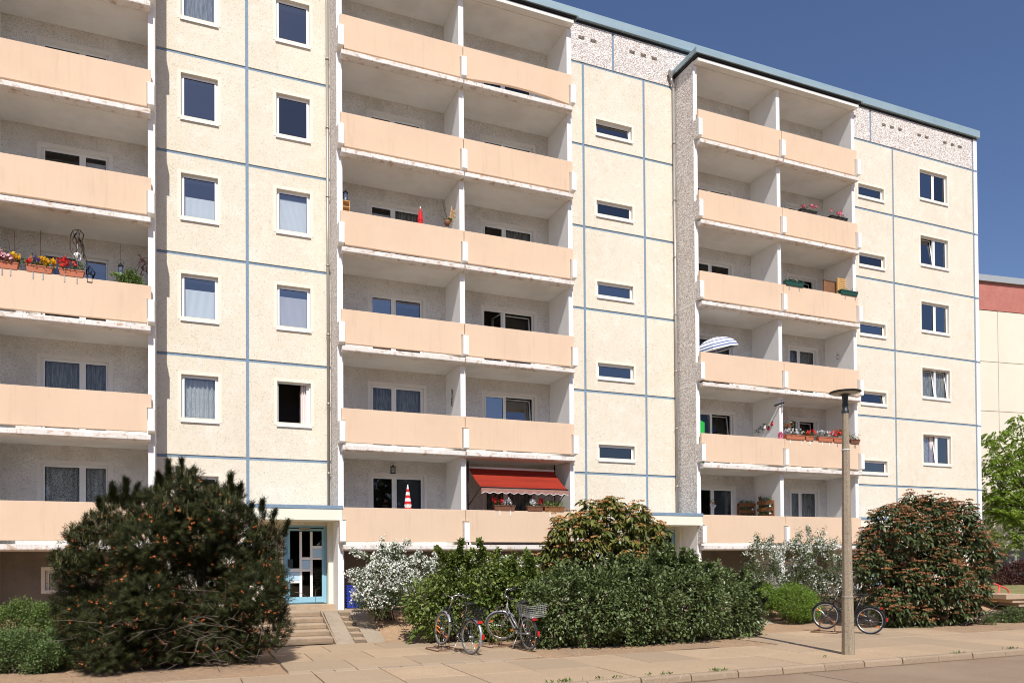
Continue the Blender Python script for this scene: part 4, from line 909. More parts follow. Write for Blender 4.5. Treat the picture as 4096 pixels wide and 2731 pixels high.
def bicycle(label, rear, head, steer, fr, fend, zf=.08, basket=None, lean=4, group='bicycles parked in the racks', tyre='tyre', stand=True, lock=False, scale=1.1):
    """local frame: rear contact at the origin, +x forward, +z up"""
    t = thing('bicycle', label, 'bicycle', tuple(rear), group)
    t.scale = (scale,)*3; WB, r = 1.08, .345; pit = math.atan2(zf, WB)
    t.rotation_euler = (R(lean), -pit, R(head)); L_ = True
    def part(mb, name, m, parent=t): return mb.build(name, m, parent, local=True)
    ha = R(20); hx, hz = WB-.05, r       # steering axis through (axx, axz) leaning back
    A = np.array([-math.sin(ha), 0, math.cos(ha)]); O = np.array([WB-.045, 0, r-.0])   # axis base point
    st = Matrix.Translation(Vector(O)) @ Matrix.Rotation(R(steer), 4, Vector(A)) @ Matrix.Translation(-Vector(O))
    def wheel(cx, nm, T=None):
        c = np.array([cx, 0, r])
        w = MB().torus(c, r-.018, .019, 44, 8).build('wheel', M[tyre], t, local=True)
        q = MB().torus(c, r-.045, .011, 44, 6); q.torus(c, r-.053, .006, 44, 4); o2 = q.build('rim', M['alu'], w, local=True)
        s = MB()
        for i in range(28):
            a = 2*math.pi*i/28; sd = (-1)**i*.03; b = a+(.5 if (i//2) % 2 else -.5)
            s.tube([c+np.array([.025*math.cos(b), sd, .025*math.sin(b)]), c+np.array([(r-.05)*math.cos(a), 0, (r-.05)*math.sin(a)])], .0016, 3, cap=False)
        o3 = s.build('spokes', M['chrome'], w, local=True)
        h = MB().tube([c+[0, -.055, 0], c+[0, -.03, 0], c+[0, .03, 0], c+[0, .055, 0]], [.012, .024, .024, .012], 12); o4 = h.build('hub', M['alu'], w, local=True)
        g = MB()
        for a in (.6, .6+math.pi): g.box(c[0]+.24*math.cos(a)-.035, c[0]+.24*math.cos(a)+.035, -.006, .006, c[2]+.24*math.sin(a)-.016, c[2]+.24*math.sin(a)+.016)
        o5 = g.build('reflector', M['orange'], w, local=True)
        # mudguard
        f = MB(); n = 18; a0, a1 = (R(-5), R(165)) if nm == 'r' else (R(40), R(205)); R1 = r+.022
        a0, a1 = (R(20), R(200)) if nm == 'r' else (R(10), R(150))
        vs = []
        for i in range(n+1):
            a = a0+(a1-a0)*i/n
            for (dr, dy) in ((-.014, -.03), (.004, -.018), (.008, 0), (.004, .018), (-.014, .03)): vs.append(c+np.array([(R1+dr)*math.cos(a), dy, (R1+dr)*math.sin(a)]))
        f.add(vs, [(i*5+j, i*5+j+1, i*5+6+j, i*5+5+j) for i in range(n) for j in range(4)], 0, True); o6 = f.build('mudguard', fend[0 if nm == 'f' else 1], t, local=True)
        y = MB()
        for sgn in (-.035, .035): y.tube([c+[0, sgn*1.3, 0], c+[(R1)*math.cos(a1-.3 if nm == 'r' else a1-.5), sgn*.8, R1*math.sin(a1-.3 if nm == 'r' else a1-.5)]], .003, 4)
        o7 = y.build('mudguard_stay', M['chrome'], t, local=True)
        if T is not None:
            for o in (w, o2, o3, o4, o5, o6, o7): o.data.transform(T)
    wheel(0, 'r'); wheel(WB, 'f', st)
    bb = np.array([.44, 0, .285]); seat = np.array([.27, 0, .80]); hb = O+A*.30*1.0+np.array([-.0, 0, 0]); hb = np.array([WB-.165, 0, .66]); ht = np.array([WB-.225, 0, .82])
    f = MB(); f.tube([bb, bb+(hb-bb)*.15+[0.01, 0, -.02], hb], .019, 10); f.tube([bb+[-.03, 0, .10], bb+(hb-bb)*.4+[0, 0, .10], ht+[.01, 0, -.04]], .014, 10)
    f.tube([bb, seat], .016, 10); f.tube([hb-[-.02, 0, .05], ht+[0, 0, .02]], .022, 12)
    for s in (-.05, .05):
        f.tube([bb+[0, s*.5, 0], [.2, s, .31], [0, s*1.1, r]], .010, 8); f.tube([seat+[0, s*.3, -.12], [.13, s, .52], [0, s*1.1, r]], .009, 8)
    part(f, 'frame', fr)
    if fr is M['silver']: MB().tube([hb+[.012, 0, -.02], hb*.75+bb*.25+[.008, 0, 0]], .0215, 10).build('frame_decal', M['navy'], t, local=True)
    k = MB()
    for s in (-.05, .05): k.tube([hb+[.01, s*.5, -.08], hb+[.04, s, -.14], [WB-.04, s, .45], [WB, s*1.1, r]], .011, 8)
    k.tube([hb-[-.02, 0, .10], ht+[-.01, 0, .05]], .013, 8); fk = part(k, 'fork', fr); fk.data.transform(st)
    q = MB(); top = ht+np.array([-.05, 0, .19]); q.tube([ht, top], .012, 8); q.tube([top, top+[.06, 0, .02]], .014, 8)
    b0 = top+np.array([.06, 0, .02])
    q.tube([b0+[-.22, -.30, .05], b0+[-.12, -.24, .05], b0+[0, -.13, .04], b0+[.02, 0, 0], b0+[0, .13, .04], b0+[-.12, .24, .05], b0+[-.22, .30, .05]], .011, 8)
    h = part(q, 'handlebar', M['chrome']); g = MB()
    for s in (-1, 1): g.tube([b0+[-.13, .245*s, .05], b0+[-.25, .315*s, .05]], .016, 8)
    gg = g.build('grip', M['blackmatt'], h, local=True); g2 = MB()
    for s in (-1, 1): g2.tube([b0+[-.08, .22*s, .02], b0+[-.17, .27*s, .015], b0+[-.22, .30*s, .01]], .006, 6)
    g2 = g2.build('brake_lever', M['chrome'], h, local=True); bl = MB().sphere(b0+[-.03, -.15, .07], .028, 8).build('bell', M['chrome'], h, local=True)
    li = MB(); li.lathe([(.001, -.05), (.03, -.04), (.042, 0), (.042, .02), (.001, .03)], (0, 0, 0), 14)
    lt = li.build('headlight', M['blackmatt'], t, local=True); lt.data.transform(Matrix.Translation((WB-.02, 0, .80-.03)) @ Matrix.Rotation(R(90), 4, 'Y'))
    for o in (h, gg, g2, bl, lt): o.data.transform(st)
    s = MB(); s.tube([seat, seat+[-.045, 0, .13]], .013, 8); part(s, 'seat_post', M['chrome'])
    s = MB(); c = seat+np.array([-.05, 0, .16]); vs = []; n = 12
    for i in range(9):
        u = i/8; x = c[0]+.15-.27*u; w = .022+.085*max(0, (u-.35)/.65)**1.2*(1 if u < .95 else .85)
        for j in range(n): a = 2*math.pi*j/n; vs.append((x, w*math.cos(a), c[2]+.02*u+(.022+.012*u)*math.sin(a)-(.02*abs(math.cos(a))*u)))
    s.add(vs, [(i*n+j, i*n+(j+1) % n, (i+1)*n+(j+1) % n, (i+1)*n+j) for i in range(8) for j in range(n)]+[list(range(n))[::-1], [8*n+j for j in range(n)]], 0, True); part(s, 'saddle', M['blackmatt'])
    s = MB().torus(bb+[0, -.045, 0], .085, .006, 26, 6); s.tube([bb+[0, -.06, 0], bb+[0, .06, 0]], .014, 8)
    s.tube([bb+[0, -.06, 0], bb+[.13, -.065, -.11]], .009, 6); s.tube([bb+[0, .06, 0], bb+[-.13, .065, .11]], .009, 6); part(s, 'crank', M['alu'])
    for sg, dd in ((-1, (.13, -.065, -.11)), (1, (-.13, .065, .11))):
        p = bb+np.array(dd); MB().box(p[0]-.04, p[0]+.04, p[1]+(sg*.01 if sg > 0 else -.09), p[1]+(.09 if sg > 0 else -.01), p[2]-.012, p[2]+.012).build('pedal', M['blackmatt'], t, local=True)
    s = MB().box(-.02, bb[0], -.075, -.055, .36, .385); s.box(-.02, bb[0], -.075, -.055, .245, .265); part(s, 'chain_guard', M['blackmatt'])
    # carrier
    s = MB()
    for y in (-.06, 0, .06): s.tube([[.20, y, .70], [-.22, y, .715]], .005, 6)
    for x in (.18, -.05, -.22): s.tube([[x, -.06, .71], [x, .06, .71]], .005, 6)
    for y in (-.065, .065): s.tube([[-.10, y, .71], [0, y, .35]], .005, 6); s.tube([[.19, y*.6, .70], [.24, y*.4, .66]], .005, 6)
    part(s, 'carrier', M['blackmatt'] if fr is not M['silver'] else M['chrome'])
    s = MB().box(-.27, -.235, -.05, .05, .65, .70); part(s, 'rear_reflector', M['red_lens'])
    s = MB(); s.box(-.415, -.385, -.02, .02, .36, .46); part(s, 'tail_light', M['red_lens'])
    if stand: part(MB().tube([bb+[-.06, .03, -.03], [.30, .22, .01]], .008, 6), 'kickstand', M['alu'])
    if basket:
        s = MB(); bx0, bx1, by, z0, z1 = basket[1]; lv = 7
        for i in range(lv): z = z0+(z1-z0)*i/(lv-1); e = .04*i/(lv-1); s.tube([[bx0-e, -by-e, z], [bx1+e, -by-e, z], [bx1+e, by+e, z], [bx0-e, by+e, z], [bx0-e, -by-e, z]], .0038, 4, cap=False)
        for i in range(9):
            x = bx0+(bx1-bx0)*i/8
            for y in (-by, by): s.tube([[x, y, z0], [x, y*1.2, z1]], .0022, 4, cap=False)
            s.tube([[x, -by, z0], [x, by, z0]], .0022, 4, cap=False)
        for i in range(7):
            y = -by+2*by*i/6
            for x, e in ((bx0, -.04), (bx1, .04)): s.tube([[x, y, z0], [x+e, y, z1]], .0022, 4, cap=False)
        part(s, 'basket', M[basket[0]])
    if lock: part(MB().torus((WB+.12, .0, .30), .10, .012, 24, 6, a=(1, 0, 0), b=(0, .6, .8)), 'cable_lock', M['orange'])
    return t
bicycle('dark city bicycle with rusty brown lock and black rear basket, nearest of all', (5.63, -7.39, .0), 104, -6, M['black'], (M['silver'], M['silver']), .10, ('blackmatt', (-.20, .14, .13, .72, .93)), 3, tyre='tyre_grey', lock=True)
bicycle('silver and navy bicycle with chrome wire rear basket half in the hedge', (7.11, -7.20, .0), 97, 54, M['silver'], (M['silver'], M['blackmatt']), .10, ('wire', (-.38, .14, .17, .74, .98)), -4, tyre='tyre_grey')
bicycle('black trekking bicycle partly hidden by the concrete lamp post', (16.72, -7.86, .0), 118, 0, M['black'], (M['blackmatt'], M['blackmatt']), .08, None, 3, scale=1.06)
def rack(label, x, y, ang):
    t = thing('bike_rack', label, 'bike rack', (x, y, 0), rz=ang); mb = MB()
    for s in (-.30, .30): mb.box(-.35, .35, s-.02, s+.02, .0, .02)
    for s in (-.33, .33): mb.box(s-.02, s+.02, -.30, .30, .021, .04)
    mb.build('base_frame', M['rust'], t, local=True)
    for yy in (-.03, .05):
        MB().tube([(-.20, yy, .02), (-.20, yy, .22), (-.14, yy, .33), (0, yy, .38), (.14, yy, .33), (.20, yy, .22), (.20, yy, .02)], .008, 6).build('hoop', M['rust'], t, local=True)
rack('rusty steel bike rack holding the front wheel of the nearest bicycle', 5.42, -6.25, R(97)); rack('rusty steel bike rack between the two left bicycles', 6.75, -6.1, R(100)); rack('low steel bike rack left of the lamp post', 16.18, -6.95, R(118))

# ------------------------------------------------------------------ handrail, far steps, neighbouring house
M['red_paint'] = mat('red_painted_tube', (.62, .07, .05), .35, spec=.5)
Yr = -3.4
def rp(x, y, Y=Yr): return atY(3800+x/1.845, 1700+y/1.845, Y)
t = thing('handrail', 'bent red tube handrail beside the far steps', 'handrail', tuple(rp(355, 1325)))
a, b, c_, d_ = rp(285, 1150), rp(362, 1182), rp(408, 1200), rp(430, 1218)
MB().tube([a, b, c_, d_, rp(433, 1240), rp(415, 1285)], .032, 8).build('rail', M['red_paint'], t); MB().tube([rp(362, 1184), rp(352, 1340)], .032, 8).build('post', M['red_paint'], t)
t = thing('garden_steps', 'worn concrete steps climbing beside the red handrail', 'stairs', tuple(rp(400, 1330, -3.0)))
mb = MB(); p0 = rp(330, 1250, -3.2)
for i in range(5):
    p = rp(520-45*i, 1345-26*i, -3.6); mb.obox(p-[0, 0, .08], (.55, -.1, 0), (.12, .95, 0), (0, 0, .08))
mb.build('step', M['steps'], t)
lawn = atY(4050, 2330, -1.5)
M['lawn'] = mat('dry_lawn', (.20, .19, .07), 1, layers=[('noise', 3, .4, .65, (.33, .26, .14), .7), ('noise', 30, .5, .7, (.10, .13, .03), .6)], bump=[('noise', 60, .8, .03)])
kind(sheet('lawn', 27.5, 60, -4.5, 6, 40, 20, lambda X, Y: gh(X, Y)+.02, M['lawn']))

th = -7.8; ux, uy = math.cos(R(th)), math.sin(R(th))
HX, HY = 42.3, 6.5
M['red_plaster'] = mat('brick_red_scratched_plaster', (.47, .175, .14), .95, layers=[('warp', (9, 9, 12), .52, .68, (.22, .07, .06), .6), ('noise', 2, .4, .7, (.53, .22, .18), .5)], bump=[('warp', (9, 9, 12), .6, .02)])
h = thing('neighbouring_house', 'pale yellow prefab house end with a brick red band under its grey roof edge', 'house', (HX, HY, .6), rz=R(th))
hl = lambda z: z-.6+1.25
mb = MB(); wall_grid(mb, -12, 14, hl(1.15), hl(14.75), 0, [], [-10.1, -5, .25, 5.5], [hl(3.5), hl(6.3), hl(9.05), hl(11.85)], .045, .02, 0, 1)
mb.build('front_wall', [M['yellow_plaster'], M['plain_joint']], h, local=True)
mb = MB(); mb.box(-12, 3.5, -.03, .1, hl(14.78), hl(16.35)); mb.box(3.55, 14, -.03, .1, hl(14.78), hl(16.35)); mb.build('red_band', M['red_plaster'], h, local=True)
MB().box(-12, 14, -.18, 9, hl(16.37), hl(16.72)).build('roof_edge', M['fascia_grey'], h, local=True)
MB().box(-12, 14, .05, 9, hl(-1), hl(16.4)).build('core_wall', M['yellow_plaster'], h, local=True)
MB().box(-12, 14, -.04, .06, hl(-1), hl(1.13)).build('plinth', M['dark_plinth'], h, local=True)

# ------------------------------------------------------------------ things on the balconies
M['terracotta'] = mat('terracotta_plastic', (.50, .17, .09), .6); M['terra_dark'] = mat('brown_planter_plastic', (.20, .085, .05), .6)
M['green_box'] = mat('dark_green_planter', (.02, .075, .055), .5); M['wicker'] = mat('black_wicker', (.03, .028, .026), .7, bump=[('voronoi', 70, .8, .01)])
M['wood'] = mat('oiled_wood', (.30, .13, .05), .6, layers=[('noise', (4, 4, 30), .4, .7, (.16, .065, .025), .6)]); M['wood_light'] = mat('pale_wood_slats', (.62, .37, .13), .6, layers=[('noise', (30, 30, 3), .4, .7, (.42, .22, .08), .6)])
M['iron'] = mat('black_iron', (.012, .012, .013), .5, .3); M['redf'] = leafmat('red_petals', (.68, .02, .02), (.75, .06, .05), .6, .15); M['yellowf'] = leafmat('yellow_petals', (.85, .55, .01), (.80, .42, .01), .6, .15)
M['pinkf'] = leafmat('pink_petals', (.80, .22, .30), (.75, .12, .2), .6, .15); M['whitef'] = leafmat('white_petals', (.85, .85, .83), (.75, .75, .78), .6, .15); M['violetf'] = leafmat('violet_petals', (.06, .03, .22), (.12, .05, .3), .6, .1)
M['palepink'] = leafmat('pale_pink_petals', (.75, .38, .42), (.7, .5, .5), .6, .1)
FL = dict(r=('redf', 'red'), y=('yellowf', 'yellow'), p=('pinkf', 'pink'), w=('whitef', 'white'), v=('violetf', 'violet'), q=('palepink', 'pale'))
def wp(x, y, Y): return atY(x, y, Y)       # x, y in 4096 px
def foliage_box(t, a, b, z0, h, n, m='leaf_mid', size=.05, dep=.12):
    f = rng.uniform(0, 1, (n, 1)); P_ = a+(b-a)*f; P_[:, 2] = z0+rng.uniform(0, h, n); P_[:, 1] += rng.uniform(-dep, dep, n)
    D = rng.normal(size=P_.shape)*.7; D[:, 2] += .5; cloud('foliage', P_, D, size, M[m], t)
def heads(t, pts, key, r=.035, k=16):
    P_ = np.repeat(np.array(pts), k, 0)+rng.normal(size=(len(pts)*k, 3))*r*.55; small_blobs('flowers', P_, r*.75, M[FL[key][0]], t, 1, .0)
def planter(label, x0, x1, ytop, Y, col, flowers, fh=.2, n=160, leaf='leaf_mid', hooks=(), h=.16, ztop=None, name='flower_box', group=None):
    """x0,x1 px; stands in front of / on the parapet top"""
    a, b = wp(x0, ytop, Y), wp(x1, ytop, Y); z = ztop if ztop is not None else min(a[2], b[2]); a[2] = b[2] = z
    t = thing(name, label, 'flower box', (float((a[0]+b[0])/2), Y, z), group); w = .085
    mb = MB(); vs = []
    for zz, q, e in ((z, .065, .03), (z+h, w, 0)): vs += [(a[0]+e, Y-q, zz), (b[0]-e, Y-q, zz), (b[0]-e, Y+q, zz), (a[0]+e, Y+q, zz)]
    mb.add(vs, [(3, 2, 1, 0), (0, 1, 5, 4), (1, 2, 6, 5), (2, 3, 7, 6), (3, 0, 4, 7), (4, 5, 6, 7)]); mb.box(a[0]-.008, b[0]+.008, Y-w-.01, Y+w+.01, z+h-.02, z+h+.004); mb.build('box', M[col], t)
    foliage_box(t, a, b, z+h*.75, fh, n, leaf)
    for (key, cnt, f0, f1, r) in flowers:
        pts = [(a[0]+(b[0]-a[0])*random.uniform(f0, f1), Y+random.uniform(-.13, .05), z+h+fh*random.uniform(.35, 1.15)) for _ in range(cnt)]; heads(t, pts, key, r)
    for i, hx in enumerate(hooks):
        p = wp(hx, ytop, YP0); mb = MB(); mb.box(p[0]-.012, p[0]+.012, YP0-.016, YP0-.004, 0+z-.16, z+.10); mb.box(p[0]-.012, p[0]+.012, YP0-.016, Y+.02, z-.012, z-.002); mb.build('hook', M['pvc'] if 'white' in label else M['pipe'], t)
    return t
PT = [17.555-2.8*n for n in range(6)]      # parapet tops
Yt = -1.25
g1 = 'flower boxes on the far left balcony'
planter('terracotta flower box with pink and yellow flowers at the left picture edge', -60, 75, 1090, Yt, 'terracotta', [('q', 9, .45, .8, .07), ('y', 16, .75, 1.05, .035), ('r', 4, .1, .5, .05)], .20, 260, ztop=PT[3]+.0, hooks=(8, 42), group=g1)
planter('terracotta flower box with a mass of yellow flowers at its right end', 104, 212, 1110, Yt, 'terracotta', [('y', 30, .55, 1.12, .035), ('v', 4, .3, .5, .04), ('r', 3, 0, .15, .05)], .18, 260, ztop=PT[3]+.0, hooks=(132, 172), group=g1)
planter('bright terracotta flower box of red geraniums with dark trailing foliage', 236, 338, 1120, Yt, 'terracotta', [('r', 8, 0, .8, .055)], .24, 300, leaf='hedge_leaf', ztop=PT[3]+.0, hooks=(258, 308), group=g1)
def hanging(label, x, ytop, ybot, Y, body, name='hanging_basket', cat='hanging basket'):
    a, b = wp(x, ytop, Y), wp(x, ybot, Y); b = np.array([a[0], Y, b[2]]); t = thing(name, label, cat, tuple(b)); MB().tube([a, b], .006, 4).build('cord', M['rust'], t); body(t, b); return t
def basket(fl, m='hedge_leaf'):
    def f(t, p):
        MB().lathe([(.001, -.13), (.09, -.12), (.13, 0), (.125, .0), (.08, -.09)], tuple(p+[0, 0, -.12]), 14).build('pot', M['terra_dark'], t)
        q = p+rng.normal(size=(220, 3))*(.13, .11, .045)+[0, 0, -.10]; D = rng.normal(size=q.shape); D[:, 2] -= .3; cloud('foliage', q, D, .055, M[m], t)
        if fl: heads(t, [tuple(p+rng.normal(size=3)*(.15, .08, .05)+[0, -.05, -.08]) for _ in range(18)], fl, .025, 8)
    return f
hanging('dark leafy hanging basket on a rusty cord, leftmost on the flower balcony', 58, 922, 1022, -.75, basket(None)); hanging('hanging basket with small yellow flowers above the flower boxes', 162, 922, 1030, -.75, basket('y'))
def lantern(label, x, ybot, Y, h, w=.055, name='lantern', hang=None, col='iron'):
    p = wp(x, ybot, Y); t = thing(name, label, 'lantern', tuple(p)); mb = MB(); mb.box(p[0]-w, p[0]+w, Y-w, Y+w, p[2], p[2]+.02)
    for a in (-1, 1):
        for b in (-1, 1): mb.tube([(p[0]+a*w*.9, Y+b*w*.9, p[2]), (p[0]+a*w*.8, Y+b*w*.8, p[2]+h*.68)], .006, 4)
    mb.build('frame', M[col], t); MB().lathe([(w*1.35, h*.68), (w*1.1, h*.74), (w*.45, h*.84), (w*.3, h*.9), (.004, h)], tuple(p), 12).build('roof', M[col], t)
    MB().box(p[0]-w*.75, p[0]+w*.75, Y-w*.75, Y+w*.75, p[2]+.02, p[2]+h*.66).build('pane', M['glass'], t); MB().lathe([(.018, .02), (.018, h*.3), (.001, h*.3)], tuple(p), 8).build('candle', M['pvc'], t)
    if hang: MB().torus((p[0], Y, p[2]+h*.95), .07, .004, 18, 4).build('bail', M[col], t); MB().tube([(p[0], Y, p[2]+h), (p[0], Y, wp(x, hang, Y)[2])], .004, 4).build('cord', M['iron'], t)
    return t
lantern('dark storm lantern standing on the parapet at the end of the geraniums', 360, 1133, Yt, .30, .06); lantern('black oil lantern hanging by the bare wall near the green plant', 483, 1110, -.8, .42, .055, 'hanging_lantern', hang=975)
# driftwood mobile with wicker balls
p = wp(310, 915, -.9); t = thing('mobile', 'driftwood mobile with two pale wicker balls hanging over the flower boxes', 'mobile', tuple(p)); mb = MB()
for s in range(7):
    q = p+np.array([random.uniform(-.12, .12), random.uniform(-.1, .1), -random.uniform(.02, .2)]); pts = [p+[0, 0, -.02], q]
    for i in range(5): q = q+np.array([random.uniform(-.09, .11), random.uniform(-.05, .05), -random.uniform(.10, .20)]); pts.append(q)
    mb.tube(pts, [.004, .006, .016, .018, .014, .010, .004], 5)
mb.build('driftwood', M['bark'], t)
for dz in (.72, 1.22):
    c = p+np.array([0, 0, -dz]); mb = MB()
    for i in range(6): a = rng.normal(size=3); a /= np.linalg.norm(a); b = np.cross(a, rng.normal(size=3)); b /= np.linalg.norm(b); mb.torus(c, .095, .010, 20, 4, a=a, b=b)
    mb.build('wicker_ball', M['pvc'], t)
MB().tube([p, p+[0, 0, -1.2]], .003, 4).build('cord', M['pvc'], t)
p = wp(520, 1150, -1.0); t = thing('potted_plant', 'bushy green plant filling the right end of the flower balcony', 'potted plant', tuple(p)); L_ = [(p+[-.02, 0, .16], .22), (p+[.16, 0, .08], .17), (p+[-.15, 0, .05], .15), (p+[.02, 0, .32], .13)]
P_, d = shell(L_, 420, .5, zmin=PT[3]-.3); Q, D = clumped(P_, d, 5, .04); cloud('foliage', Q, D, .055, M['low_leaf'], t); MB().lathe([(.10, -.45), (.14, -.15), (.001, -.15)], tuple(p), 14).build('pot', M['terracotta'], t)
p = wp(462, 1140, -1.05); t = thing('seedling', 'small maple seedling with pale green leaves rising behind the parapet', 'potted plant', tuple(p)); MB().tube([p+[0, 0, -.1], p+[0, 0, .28]], .006, 5).build('stem', M['low_leaf'], t)
q = p+[0, 0, .28]+rng.normal(size=(16, 3))*(.09, .05, .02); D = rng.normal(size=q.shape); D[:, 2] = -.2; cloud('foliage', q, D, .11, M['box_leaf'], t); MB().lathe([(.05, -.2), (.08, -.08), (.001, -.08)], tuple(p), 12).build('pot', M['terracotta'], t)
p = wp(572, 1060, -.9); t = thing('twig_wreath', 'dark twisted twig wreath on the right wall of the flower balcony', 'wreath', tuple(p)); mb = MB()
for i in range(16): a = p+rng.normal(size=3)*(.05, .03, .12); mb.tube([a, a+rng.normal(size=3)*.08, a+rng.normal(size=3)*(.12, .05, .16)], [.012, .012, .004], 5)
mb.build('twigs', mat('dark_red_twigs', (.07, .03, .025), .9), t)
for k, (x, y) in enumerate(((10, 985), (35, 965))):
    pass
p = wp(5, 1010, -1.0); t = thing('twig_tangle', 'tangle of silvery and dark twigs at the left picture edge', 'decoration', tuple(p)); mb = MB()
for i in range(14): a = p+rng.normal(size=3)*(.06, .03, .2); mb.tube([a, a+rng.normal(size=3)*.08, a+rng.normal(size=3)*(.1, .05, .2)], [.010, .010, .004], 5)
mb.build('twigs', M['twig'], t)

# second bay, third balcony from the top
t = lantern('black lantern standing on the small wooden shelf', 1382, 806, -.95, .36, .06)
p = wp(1376, 845, -.95); p[0] = max(p[0], 4.24); t = thing('plant_shelf', 'small two tier wooden shelf in the left corner behind the parapet', 'shelf', (float(p[0]), -.95, PT[2]-1.0)); mb = MB()
zt = wp(1382, 808, -.95)[2]
for z in (zt-.02, zt-.19, zt-.36): mb.box(p[0]-.13, p[0]+.09, -1.1, -.8, z-.02, z)
mb.build('board', M['wood_light'], t); mb = MB()
for dx in (-.12, .08):
    for y in (-1.09, -.82): mb.lathe([(.012, PT[2]-1.0), (.012, zt-.5), (.02, zt-.4), (.01, zt-.3), (.02, zt-.2), (.012, zt-.1), (.012, zt-.02)], (p[0]+dx, y, 0), 6)
mb.build('leg', M['wood_light'], t)
def parasol_closed(label, x, ytip, ybot, Y, mats_, n=14, wid=.09, flare=.0, name='parasol'):
    a, b = wp(x, ytip, Y), wp(x, ybot, Y); H = a[2]-b[2]; t = thing(name, label, 'parasol', (float(a[0]), Y, float(b[2]-.9))); mb = MB(); k = 16; vs = []; rows = 22
    for i in range(rows+1):
        u = i/rows; r = wid*(.12+.88*min(1, u*1.5)**.8)*(1 if u < .62 else (.78+flare*(u-.62)/.38*3 if u > .66 else .72)); z = a[2]-.02-u*(H+.15)
        for j in range(k): q = 2*math.pi*j/k; rr = r*(1+.22*math.cos(q*4+u*2)); vs.append((a[0]+rr*math.cos(q), Y+rr*math.sin(q), z))
    mb.add(vs, [], 0)
    for i in range(rows):
        for j in range(k): mb.f.append([i*k+j, (i+1)*k+j, (i+1)*k+(j+1) % k, i*k+(j+1) % k]); mb.m.append((i//2) % len(mats_)); mb.sm.append(True)
    mb.build('canopy', [M[q] for q in mats_], t); MB().tube([(a[0], Y, a[2]+.02), (a[0], Y, b[2]-.9)], .014, 8).build('pole', M['pvc'], t)
M['red_cloth'] = mat('red_canvas', (.62, .025, .03), .8); M['white_cloth'] = mat('white_canvas', (.84, .83, .80), .8)
parasol_closed('closed plain red parasol before a balcony window', 1681, 830, 893, -.9, ['red_cloth'], wid=.085)
parasol_closed('closed red and white striped parasol on the lowest balcony', 1631, 1940, 2055, -.95, ['white_cloth', 'red_cloth'], wid=.10, flare=.75)
p = wp(1789, 895, -1.0); t = thing('hanging_pot', 'dark round pot with bare orchid stalks near the partition', 'plant pot', tuple(p)); MB().lathe([(.001, -.08), (.06, -.06), (.085, .02), (.08, .10), (.001, .09)], tuple(p), 14).build('pot', M['terra_dark'], t); mb = MB()
for dx in (-.14, -.08): mb.tube([p+[0, 0, .1], p+[dx*.6, 0, .4], p+[dx*1.2, 0, .72]], .007, 5)
mb.build('stalks', M['bark'], t); q = p+[0, 0, .12]+rng.normal(size=(10, 3))*(.04, .03, .01); D = rng.normal(size=q.shape); D[:, 2] = .1; cloud('foliage', q, D, .18, M['hedge_leaf'], t)
t = thing('folding_trellis', 'expanding pale wooden trellis leaning on the partition wall', 'trellis', (7.4, -.8, PT[2])); mb = MB(); a = wp(1802, 905, -.95)
for i in range(4):
    c = a+np.array([.035*i, 0, .10+.12*i]); mb.tube([c+[-.08, 0, -.07], c+[.08, 0, .07]], .012, 4); mb.tube([c+[-.08, 0, .07], c+[.08, 0, -.07]], .012, 4)
    if i < 3: mb.tube([c+[.08, 0, .07], c+[-.045, 0, .05]], .010, 4)
mb.tube([a+[-.08, 0, -.1], a+[.05, 0, .62]], .010, 4); mb.build('slats', M['wood_light'], t)
# sword-like wire ornament
p = wp(1803, 1590, -.5); t = thing('wall_ornament', 'crossed black wire ornament on the balcony partition', 'ornament', (7.62, -.4, float(p[2]))); mb = MB()
for a, b in (((0, -.25), (.03, .3)), ((.1, -.22), (-.05, .26)), ((-.12, .02), (.12, .0))): mb.tube([(7.60, -.4+a[0], p[2]+a[1]), (7.60, -.4+b[0], p[2]+b[1])], .009, 4)
mb.build('wire', M['iron'], t)
# lowest balcony: hanging lantern, awning, flower boxes
lantern('black lantern with crossed bars hanging from the balcony ceiling above the striped parasol', 1572, 1893, -.8, .27, .07, 'hanging_lantern', hang=1845)
M['awn'] = mat('orange_red_awning_cloth', (.33, .030, .012), .85, trans=.12, layers=[('noise', (.6, 3, 9), .4, .7, (.20, .018, .008), .6)])
M['awn_val'] = mat('faded_brown_valance', (.40, .21, .17), .85, trans=.2)
t = thing('awning', 'tilted orange clamp awning with scalloped brown valance over the right lowest balcony', 'awning', (9.3, -1.0, PT[5]))
A0, A1 = atY(1077*S2, 1075*S2, -.75), atY(1272*S2, 1083*S2, -.75); A1[2] = A0[2] = min(A0[2], 5.06); B0, B1 = atY(1105*S2, 1117*S2, -1.46), atY(1305*S2, 1126*S2, -1.46); B0[2] = B1[2] = (B0[2]+B1[2])/2
mb = MB(); n = 24; vs = []
for j in range(7):
    for i in range(n+1): u, v = i/n, j/6; q = (A0*(1-u)+A1*u)*(1-v)+(B0*(1-u)+B1*u)*v; q[2] -= math.sin(math.pi*v)*.05+.008*math.sin(u*40)*v; vs.append(q)
mb.add(vs, [(j*(n+1)+i, j*(n+1)+i+1, (j+1)*(n+1)+i+1, (j+1)*(n+1)+i) for j in range(6) for i in range(n)], 0, True); mb.build('cloth', M['awn'], t)
mb = MB(); n = 88; vs = []
for i in range(n+1): u = i/n; q = B0*(1-u)+B1*u+np.array([0, -.02, -.02]); dz = .14+.025*math.cos(u*2*math.pi*11); vs += [q, q+[0, -.01+.01*math.sin(u*60), -dz]]
mb.add(vs, [(2*i, 2*i+1, 2*i+3, 2*i+2) for i in range(n)], 0, True); va = mb.build('valance', M['awn_val'], t)
mb = MB(); mb.tube([vs[2*i+1] for i in range(n+1)], .008, 4); mb.build('trim', M['white_cloth'], va)
